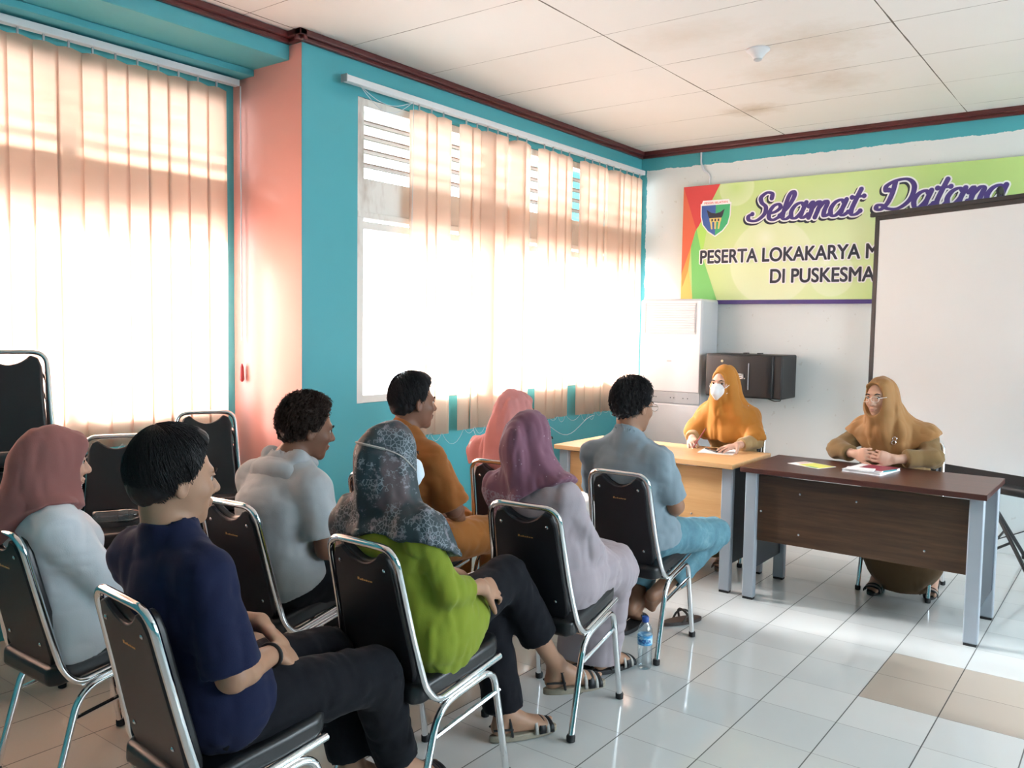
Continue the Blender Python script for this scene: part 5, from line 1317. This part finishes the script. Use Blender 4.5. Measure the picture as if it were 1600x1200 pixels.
# ---- man in grey hooded shirt
def man_hoodie():
    p = pose((-2.62, 2.09), 0, head=(-22, -10, 4), pel=(.02, -.08, .53), wai=(.01, -.09, .66), che=(.0, -.08, .80), nk=(.0, -.02, .955), hd=(.02, .055, 1.085), shR=(.175, -.05, .885), elR=(.225, -.03, .665), wrR=(.12, .17, .60),
             hiR=(.10, -.08, .525), hiL=(-.07, -.08, .525), shL=(-.175, -.05, .885), elL=(-.22, .02, .66), wrL=(-.1, .22, .60), knR=(.14, .36, .49), knL=(-.12, .36, .49))
    t = person(p, 'man with tousled dark hair in a heather grey hooded short-sleeved shirt', ROW)
    W = p.B.T
    hr = hand_prims(p.wrR, W @ V(-.5, .7, -.2), W @ V(0, -.1, -1), 1); hl = hand_prims(p.wrL, W @ V(.5, .6, -.2), W @ V(0, 0, -1), -1)
    fR, infR = foot_prims(p.anR, p.toR); fL, infL = foot_prims(p.anL, p.toL)
    b = build_body(p, M['skin_deep'], hr+hl+fR+fL, t, h=.0052); face_parts(p, b)
    hair(p, M['hairbrown'], b, vol=.021, curl=.0095, seed=12, n=1700, nape=-.070, topv=.020, side=.85, parent=t, length=.07, quiff=.008)
    hood = [ell(p.nk+V(0, -.075, -.005), V(.115, .050, .040), p.B, .03), cap(p.nk+V(-.085, -.02, .03), p.nk+V(.085, -.02, .03), .030, .030, .03), cap(p.nk+V(.085, -.02, .03), p.nk+V(.055, .07, .0), .030, .024, .03), cap(p.nk+V(-.085, -.02, .03), p.nk+V(-.055, .07, .0), .030, .024, .03), cap(p.nk+V(-.10, -.075, -.03), p.nk+V(.10, -.075, -.03), .028, .028, .02)]
    top('hooded_shirt', p, M['hoodie'], t, .018, 1.02, 1.02, belly=.01, sl=(.80, .068, .076), hem=zcut(.515, (0, .45), (0, p.pel[1]-.02), .008, 4), folds=FOLD(91, .0038), h=.0068, necks=.060)
    garment('hood', p, hood, 0, M['hoodie'], t, folds=((.002, 22, (1, 1, 1), 5),), h=.006, cuts=[ec(p.nk+V(0, 0, .0), HL(p, 0, -.02, -.06), (.060, .060), (.066, .066), p.lat)])
    pants(p, M['blackcloth2'], t, .018, .92, .92, g=1.05)
    for inf in (infR, infL): sandal(inf, M['rubber'], M['black'], t, ankle=False)
man_hoodie()
# ---- man in rust brown
def man_rust():
    p = pose((-2.62, 2.85), 0, head=(-20, -2, 0), pel=(.01, -.11, .535), wai=(.01, -.14, .67), che=(.01, -.17, .82), nk=(.005, -.165, 1.0), hd=(.02, -.115, 1.150), hiR=(.095, -.11, .525), hiL=(-.075, -.11, .525), shR=(.172, -.165, .92), elR=(.235, -.09, .705), wrR=(.13, .08, .62),
             shL=(-.160, -.165, .92), elL=(-.23, -.03, .70), wrL=(-.02, .14, .60), knR=(.14, .36, .50), knL=(-.12, .36, .50))
    t = person(p, 'man with short flat-topped hair in rust brown shirt and trousers', ROW)
    W = p.B.T
    hr = hand_prims(p.wrR, W @ V(-.3, .7, -.6), W @ V(-.5, -.1, -.7), 1); hl = hand_prims(p.wrL, W @ V(.6, .5, -.2), W @ V(0, 0, -1), -1)
    fR, infR = foot_prims(p.anR, p.toR); fL, infL = foot_prims(p.anL, p.toL)
    b = build_body(p, M['skin_deep'], hr+hl+fR+fL, t, h=.0055); face_parts(p, b)
    hair(p, M['hair'], b, vol=.013, curl=.0022, seed=15, n=900, nape=-.055, topv=.032, side=.5, quiff=.018, parent=t)
    top('tunic_shirt', p, M['rust'], t, .018, 1.0, .98, sl=(.96, .066, .082), hem=zcut(.46, (0, .35), (0, p.pel[1])), folds=FOLD(101, .006), h=.007, necks=.058, collar=.040)
    collar_ring(p, M['rust'], t, .067, .050, .025)
    pants(p, M['rustpants'], t, .022, .92, .92, g=1.08)
    for inf in (infR, infL): sandal(inf, M['rubber'], M['black'], t, ankle=False)
man_rust()
# ---- woman in pale pink scarf
def woman_pink():
    p = pose((-2.485, 3.44), 0, head=(-14, -6, 0), pel=(0, -.07, .53), wai=(0, -.10, .65), che=(0, -.14, .79), nk=(0, -.165, .94), hd=(.02, -.125, 1.072), shR=(.16, -.16, .87), shL=(-.16, -.16, .87))
    t = person(p, 'woman in salmon pink head scarf in the far chair by the window', ROW)
    W = p.B.T
    hr = hand_prims(p.wrR, W @ V(-.4, .8, -.2), W @ V(0, 0, -1), 1); hl = hand_prims(p.wrL, W @ V(.4, .8, -.2), W @ V(0, 0, -1), -1)
    fR, infR = foot_prims(p.anR, p.toR, .93); fL, infL = foot_prims(p.anL, p.toL, .93)
    b = build_body(p, M['skin_warm'], hr+hl+fR+fL, t, s=.95, h=.0065, w=.9, g=.88); face_parts(p, b, s=.95)
    top('dress', p, M['creamcloth'], t, .018, .95, .98, bust=.8, sl=(1.8, .064, .052), hem=zcut(.09), folds=DRAPE(111), h=.008, extra_prims=skirt_prims(p))
    tp = torso_prims(p, .96, .98, bust=.8); a1 = [cap(p.shR, p.shR*.5+p.elR*.5, .050, .058, .04), cap(p.shL, p.shL*.5+p.elL*.5, .050, .058, .04)]
    scarf(p, M['pinkscarf'], t, tp+a1, .028, zcut(.80, (0, .1), (0, p.nk[1]), .01, 3), folds=DRAPE(121, .010, 14), s=.97, h=.0062, under=(.086, .090), back=.020, k=.07, peak=1, hood=(.087, .106, .100))
    for inf in (infR, infL): sandal(inf, M['rubber'], M['black'], t, g=.9)
woman_pink()
# ---- masked woman behind the pale desk
def woman_mask():
    p = pose((-2.19, 5.33), 180, head=(-6, -6, 0), pel=(.0, -.12, .535), wai=(.0, -.06, .68), che=(0, .01, .83), nk=(0, .085, .985), hd=(.0, .150, 1.155), shR=(.140, .060, .935), elR=(.212, .135, .80), wrR=(.145, .285, .790),
             shL=(-.140, .060, .935), elL=(-.225, .15, .795), wrL=(-.180, .335, .785), knR=(.10, .30, .50), knL=(-.10, .30, .50), anR=(.06, .30, .105), anL=(-.10, .28, .105))
    t = person(p, 'woman in orange head scarf and white face mask writing behind the pale desk', DSK)
    W = p.B.T
    hr = hand_prims(p.wrR, W @ V(-.38, .78, -.16), W @ V(-.45, -.1, -.88), 1, (.35, .55, .75, .9), thumb=(.7, .3, .55), tc=.5, g=.95)
    hl = hand_prims(p.wrL, W @ V(.45, .85, -.14), W @ V(.05, -.1, -1), -1, (.12, .10, .12, .18), spread=.16, thumb=(.6, .75, .1), g=.95)
    fR, infR = foot_prims(p.anR, p.toR, .93); fL, infL = foot_prims(p.anL, p.toL, .93)
    b = build_body(p, M['skin_light'], hr+hl+fR+fL, t, s=.95, h=.0042, w=.9, g=.85); face_parts(p, b, lips=False, s=.95)
    top('blouse', p, M['tanblouse'], t, .018, .95, 1.0, bust=.9, sl=(1.80, .056, .043), hem=zcut(.48), folds=FOLD(131, .005), h=.0062)
    tp = torso_prims(p, .97, 1.0); a1 = [ec(HL(p, 0, -.005, -.07), p.che+p.fwd*.02+V(0, 0, .03), (.066, .066), (.165, .125), p.lat, .06), cap(p.shR, p.shR*.12+p.elR*.88, .048, .056, .05), cap(p.shL, p.shL*.12+p.elL*.88, .048, .056, .05), ec(p.che+p.fwd*.02, p.wai+p.fwd*.03+V(0, 0, .05), (.16, .12), (.17, .11), p.lat, .05)]
    c0 = p.che.copy()
    def hem(P):
        x = (P[:, 0]-F32(c0[0])); return F32(.775)-P[:, 2]+F32(1.1)*np.maximum(np.abs(x)-.16, 0)**1.0*.15+F32(.008)*vnoise(P, 12, 4, (1, 1, 0))
    sf = scarf(p, M['orange'], t, tp+a1, .026, hem, folds=((.011, 12, (1, 1, .22), 141), (.003, 27, (1, 1, .5), 142)), s=.97, h=.0052, under=(.062, .066), back=.012, face=(0, .110, .0, .054, .076, .088), k=.05, hood=(.084, .102, .098), extra=[cap(HL(p, .03, .05, -.115), p.nk+p.fwd*.09+V(0, 0, -.03), .030, .045, .05), cap(HL(p, -.05, .03, -.09), p.nk-p.lat*.10+p.fwd*.09+V(0, 0, -.03), .030, .030, .03)])
    q = [ell(HL(p, 0, .074, -.044), V(.050, .040, .052), p.H, .01), cap(HL(p, 0, .104, -.012), HL(p, 0, .122, -.046), .012, .016, .025), cap(HL(p, 0, .118, -.05), HL(p, 0, .092, -.086), .016, .014, .02)]
    mk = garment('face_mask', p, q, 0, M['mask'], t, h=.0035)
    for x in (1, -1): wmesh(MB().tube([HL(p, x*.044, .092, -.028), HL(p, x*.060, .072, -.016), HL(p, x*.068, .050, -.004)], .0018, 5).tube([HL(p, x*.040, .086, -.068), HL(p, x*.060, .066, -.055), HL(p, x*.068, .045, -.042)], .0018, 5), 'elastic_cord', M['white'], mk, smooth=True)
    pts = [HL(p, -.040+.080*k/8, .085+.020*math.sin(PI*k/8), .052-.010*abs(k/4-1)) for k in range(9)]
    wmesh(MB().lathe([(.006, -.002), (.007, .002), (.002, .005)], on_surface(sf, t, (-2.045, 5.05, 1.01), (0, 1, 0)), 10, 'y'), 'scarf_pin', M['chrome'], sf, smooth=True)
    skirt = skirt_prims(p); garment('skirt', p, skirt, .014, M['khaki'], t, clips=[zcut(.07)], folds=DRAPE(151), h=.009)
    for inf in (infR, infL): sandal(inf, mat('brown_shoe_leather', (.10, .05, .03), .4), mat('brown_shoe_strap', (.12, .06, .035), .4), t, g=.9)
    return p
PM = woman_mask()
# ---- woman in glasses behind the dark desk
def woman_glasses():
    p = pose((-1.16, 5.33), 180, head=(-19, -4, 3), pel=(.0, -.12, .535), wai=(.0, -.06, .68), che=(0.02, .01, .81), nk=(.045, .10, .955), hd=(.065, .170, 1.122), shR=(.180, .07, .905), elR=(.295, .20, .805), wrR=(.150, .325, .800),
             shL=(-.160, .07, .90), elL=(-.222, .20, .805), wrL=(-.055, .335, .795), knR=(.06, .30, .47), knL=(-.16, .30, .47), anR=(.03, .17, .105), anL=(-.225, .05, .11), toR=(.04, .33, .02), toL=(-.24, .22, .02))
    t = person(p, 'woman in tan brown head scarf and glasses with clasped hands behind the dark desk', DSK)
    W = p.B.T
    hr = hand_prims(p.wrR, W @ V(-.74, .58, .16), W @ V(-.55, -.70, .0), 1, (.85, .90, .95, 1.0), thumb=(.85, .45, .1), tc=.15, g=.97)
    hl = hand_prims(p.wrL, W @ V(.74, .52, .14), W @ V(.55, -.75, .0), -1, (.80, .85, .9, .95), thumb=(.85, .45, .1), tc=.15, g=.97)
    fR, infR = foot_prims(p.anR, p.toR, .95); fL, infL = foot_prims(p.anL, p.toL, .95)
    b = build_body(p, M['skin_warm'], hr+hl+fR+fL, t, s=1.0, h=.0042, w=.98, g=.92); face_parts(p, b, s=1.0)
    top('blouse', p, M['khaki'], t, .020, 1.02, 1.05, bust=.95, belly=.015, sl=(1.72, .062, .054), hem=zcut(.47), folds=FOLD(161, .006), h=.0062)
    tp = torso_prims(p, 1.04, 1.08); a1 = [ec(HL(p, 0, -.01, -.07), p.che+p.fwd*.02+V(0, 0, .03), (.072, .070), (.175, .14), p.lat, .06), cap(p.shR, p.shR*.75+p.elR*.25, .056, .054, .05), cap(p.shL, p.shL*.75+p.elL*.25, .056, .054, .05), ec(p.nk+p.fwd*.06+V(0, 0, -.03), p.che+p.fwd*.13+V(0, 0, -.03), (.10, .05), (.10, .04), p.lat, .05)]
    c0 = p.che.copy()
    def hem(P):
        x = np.abs(P[:, 0]-F32(c0[0])); return F32(.765)-P[:, 2]+F32(.75)*np.maximum(x-.05, 0)+F32(.010)*vnoise(P, 12, 7, (1, 1, 0))
    sf = scarf(p, M['tanscarf'], t, tp+a1, .028, hem, folds=((.011, 11, (1, 1, .25), 171), (.003, 26, (1, 1, .5), 172)), s=1.0, h=.0052, under=(.070, .072), back=.020, face=(0, .114, .0, .062, .082, .102), k=.05, hood=(.089, .108, .104), peak=1, extra=[cap(HL(p, 0, .055, -.125), p.nk+p.fwd*.09+V(0, 0, -.03), .034, .05, .05)])
    # brooch
    bc = on_surface(sf, t, (-1.135, 4.97, .885), (0, 1, 0))+V(0, -.003, 0)
    br = MB()
    for dz in (.011, -.011): br.tube([bc+V(.011*math.cos(a)+dz*.2, 0, dz+.011*math.sin(a)) for a in [k*PI/8 for k in range(16)]], .003, 6, closed=True)
    wmesh(br, 'brooch', M['chrome'], sf, smooth=True)
    g = MB()
    for x in (.031, -.031): g.tube([HL(p, x+.024*math.copysign(abs(math.cos(a))**.7, math.cos(a)), .112, .000+.015*math.copysign(abs(math.sin(a))**.7, math.sin(a))) for a in [k*PI/12 for k in range(24)]], .0014, 5, closed=True)
    g.tube([HL(p, -.007, .113, .004), HL(p, 0, .115, .006), HL(p, .007, .113, .004)], .0014, 5)
    for x in (1, -1): g.tube([HL(p, x*.055, .110, .006), HL(p, x*.070, .085, .008), HL(p, x*.078, .045, .008)], .0015, 5)
    wmesh(g, 'spectacles', M['whiteframe'], t, smooth=True)
    cx = p.W((-.10, 0, 0))
    k_ = (p.knR+p.knL)/2; a_ = p.W((-.095, .19, .06))
    sk = [cap(p.hiR, p.knR, .115, .09, .07), cap(p.hiL, p.knL, .115, .09, .07), ec(p.pel, p.wai, (.17, .13), (.15, .11), p.lat, .06), ec(k_, a_+V(0, 0, .12), (.185, .10), (.185, .11), p.lat, .06), ec(a_+V(0, 0, .12), a_, (.185, .11), (.11, .08), p.lat, .06)]
    garment('skirt', p, sk, .014, M['brownskirt'], t, clips=[zcut(.035)], folds=DRAPE(181, .004), h=.008)
    for inf in (infR, infL): sandal(inf, M['rubber'], M['black'], t, g=.92, stripes=M['strapwhite'])
    return p
PG = woman_glasses()
# ------------------------------------------------------------------ small things on the desks and floor
DZ = .745
def bottle(name, c, mtx, label, liquid, labelcol, group=None, lie=False):
    t = empty(name, c, 0, label, 'bottle', group)
    R = mtx
    prof = [(.010, .004), (.026, .0), (.031, .006), (.0325, .02)]
    for k in range(7): z = .03+k*.012; prof += [(.0325, z), (.0305, z+.006)]
    prof += [(.0325, .118), (.0325, .150), (.031, .156), (.0325, .162), (.031, .176), (.022, .196), (.0135, .208), (.0125, .222)]
    MB().lathe(prof, (0, 0, 0), 24, mtx=R).build('bottle_body', M['petclear'], t, smooth=True, angle=50)
    MB().lathe([(.0328, .110), (.0332, .112), (.0332, .150), (.0328, .152)], (0, 0, 0), 24, mtx=R).build('bottle_label', labelcol, t, smooth=True)
    MB().lathe([(.0150, .208), (.0158, .210), (.0158, .228), (.014, .231)], (0, 0, 0), 20, mtx=R).build('bottle_cap', M['capblue'], t, smooth=True)
    return t
def petmat():
    m, t, b = nt('clear_plastic_bottle'); t.nodes.remove(b); out = t.nodes['Material Output']
    tr = N(t, 'BsdfTransparent'); tr.inputs[0].default_value = (.86, .93, .96, 1); gl = N(t, 'BsdfGlossy'); gl.inputs['Roughness'].default_value = .05
    fr = N(t, 'LayerWeight'); fr.inputs[0].default_value = .5
    mx = N(t, 'MixShader'); t.links.new(mth(t, 'ADD', mth(t, 'MULTIPLY', mth(t, 'POWER', fr.outputs['Facing'], 2.5), .6), .10), mx.inputs[0]); t.links.new(tr.outputs[0], mx.inputs[1]); t.links.new(gl.outputs[0], mx.inputs[2]); t.links.new(mx.outputs[0], out.inputs[0]); return m
M['petclear'] = petmat(); M['capblue'] = mat('blue_cap', (.02, .08, .35), .4)
def labmat():
    m, t, b = nt('blue_bottle_label'); b.inputs['Roughness'].default_value = .35
    f = noise(t, 22, 3, .6, sc=(1, 1, 3)); t.links.new(ramp(t, f, [(.42, (.05, .30, .62)), (.52, (.30, .62, .82)), (.60, (.62, .80, .88))]), b.inputs['Base Color']); return m
M['bottlelabel'] = labmat()
bt = bottle('water_bottle', (-1.715, 3.285, .001), Matrix.Identity(4), 'clear plastic water bottle with blue cap standing on the floor tiles', None, M['bottlelabel'], 'plastic water bottles')
# the letters on the label, bent round it
def bent_text(s, r, z, size, a0, mt, parent):
    cu = bpy.data.curves.new('lettering', 'FONT'); cu.body = s; cu.size = size; cu.offset = .0006; cu.align_x = 'CENTER'
    tmp = bpy.data.objects.new('lettering', cu); COL.objects.link(tmp); bpy.context.view_layer.update()
    me = bpy.data.meshes.new_from_object(tmp.evaluated_get(bpy.context.evaluated_depsgraph_get())); bpy.data.objects.remove(tmp)
    for v in me.vertices:
        a = a0+v.co.x/r; v.co = Vector((math.cos(a)*r, math.sin(a)*r, z+v.co.y))
    me.materials.clear(); me.materials.append(mt); o = bpy.data.objects.new('lettering', me); COL.objects.link(o); o.parent = parent
bent_text('AQUA', .0336, .122, .021, math.atan2(-3.285, 1.715), M['capblue'], bt)
# bottle lying on the seat of a spare chair
sp = math.radians(80)
lm = Matrix.Rotation(math.radians(-29), 4, 'Z') @ Matrix.Rotation(-PI/2, 4, 'X')
bottle('water_bottle', (-3.872, 1.935, .466+.083+.034), lm, 'empty clear plastic bottle lying on the seat of a spare chair', None, M['petclear'], 'plastic water bottles')
def flipflop(x, y, rz):
    t = empty('flip_flop', (x, y, 0), rz, 'dark brown flip-flop lying empty on the floor beside a chair leg', 'sandal')
    out = [(-.045+.0, -.12)]; out = []
    for k in range(28):
        a = 2*PI*k/28; yy = math.sin(a); xx = math.cos(a); out.append((xx*(.036+.010*(yy*.5+.5))-.004*yy, yy*.128))
    MB().prism(out, Matrix.Identity(4), .001, .018).build('sole', M['sandalbrown'], t, bevel=.003)
    MB().prism([(a*.9, b*.93) for a, b in out], Matrix.Identity(4), .018, .0195).build('insole', M['sandalbrown2'], t)
    b = MB()
    for s in (-1, 1):
        pts = [Vector((s*.040, -.02, .014)), Vector((s*.044, .005, .045)), Vector((s*.030, .035, .058)), Vector((s*.010, .062, .046)), Vector((.0, .078, .018))]
        b.tube(fillet(pts, .03, 4), .0055, 6)
    b.build('strap', M['sandalbrown'], t, smooth=True)
    MB().tube(fillet([(-.042, .02, .012), (-.044, .01, .055), (0, .0, .075), (.044, .01, .055), (.042, .02, .012)], .035, 5), .006, 6).build('strap', M['sandalbrown'], t, smooth=True)
M['sandalbrown'] = mat('dark_brown_rubber', (.035, .024, .020), .55); M['sandalbrown2'] = mat('brown_insole', (.075, .05, .042), .6)
flipflop(-1.845, 3.92, math.radians(-28))
# things on the desks
def notebook():
    t = empty('notebook', (-1.18, 4.82, DZ), math.radians(-8), 'closed notebook with maroon and white cover before the clasped hands', 'notebook')
    MB().box(-.10, .10, -.135, .135, .0015, .012).build('pages', M['paper'], t)
    MB().box(-.103, .103, -.138, .138, .0, .0015).build('back_cover', M['paper'], t)
    MB().box(-.103, .103, -.138, .138, .012, .0135).build('front_cover', M['paper'], t)
    m = mat('maroon_print', (.30, .03, .07), .35)
    MB().box(-.06, .103, -.06, .136, .0135, .0139).build('cover_panel', m, t)
    MB().box(-.09, .09, -.128, -.075, .0135, .0139).build('cover_stripe', mat('grey_print', (.5, .5, .55), .4), t)
notebook()
def book2():
    t = empty('notepad', (-1.215, 4.79, DZ+.0141), math.radians(6), 'thin white booklet lying on top of the maroon notebook', 'booklet')
    MB().box(-.075, .065, -.10, -.01, .0, .004).build('pages', M['paper'], t)
    MB().box(-.076, .066, -.101, -.009, .004, .0046).build('front_cover', M['paper'], t)
book2()
def pen(a, b, label, mt, r=.0042, name='pen'):
    a, b = V(a), V(b); t = empty(name, tuple(a), 0, label, 'pen'); d = b-a; n_ = unit(d)
    MB().tube([V(0, 0, 0)+n_*.012, d*.96], r, 8).build('barrel', mt, t, smooth=True)
    MB().tube([V(0, 0, 0), n_*.012], [.0008, r*.9], 8).build('tip', M['chromedull'], t, smooth=True)
    MB().tube([d*.96, d], r*.8, 8).build('end_button', M['black'], t, smooth=True)
pen((-1.10, 4.70, DZ+.0185), (-1.055, 4.83, DZ+.0185), 'teal pen lying on the edge of the maroon notebook', mat('teal_pen', (.03, .30, .33), .35))
def leaflet():
    t = empty('leaflet', (-1.49, 4.79, DZ), math.radians(-22), 'yellow and white leaflet lying flat on the dark desk', 'leaflet')
    MB().box(-.105, .105, -.075, .075, .0, .0012).build('sheet', M['paper'], t)
    MB().box(-.04, .10, -.06, .07, .0012, .0015).build('printed_block', mat('print_yellow_green', (.72, .72, .12), .5), t)
    MB().box(-.095, -.05, -.02, .065, .0012, .0015).build('printed_block', mat('print_pale_pink', (.70, .50, .45), .5), t)
    MB().box(.02, .09, -.07, -.045, .0015, .0017).build('printed_block', mat('print_green', (.25, .50, .12), .5), t)
leaflet()
t = empty('paper_sheet', (-2.10, 4.92, DZ), math.radians(12), 'white sheets of paper under the masked woman\'s hands', 'paper')
MB().box(-.105, .105, -.11, .12, 0, .0025).build('sheet', M['paper'], t)
t = empty('mobile_phone', (-2.12, 4.925, DZ+.0026), math.radians(50), 'black phone lying on the white paper between her hands', 'phone')
MB().box(-.036, .036, -.075, .075, 0, .008).build('phone_body', M['blackgloss'], t, bevel=.003)
MB().box(-.033, .033, -.070, .070, .008, .0084).build('phone_screen', M['blackgloss'], t)
hw = PM.wrR; dd = PM.B.T @ V(-.38, .78, -.16)
pen(hw+dd*.10+V(.015, -.035, -.035), hw+dd*.055+V(.075, .035, .085), 'dark red pen held in the masked woman\'s right hand', mat('red_pen', (.25, .03, .03), .35))
t = empty('paper_sheet', (-1.935, 2.365, .580), math.radians(-20), 'small folded white paper on the lap of the woman in lime green', 'paper')
MB().obox((0, 0, .010), (.035, .0, .006), (0, .05, .006), (0, 0, .001)).build('sheet', M['paper'], t)
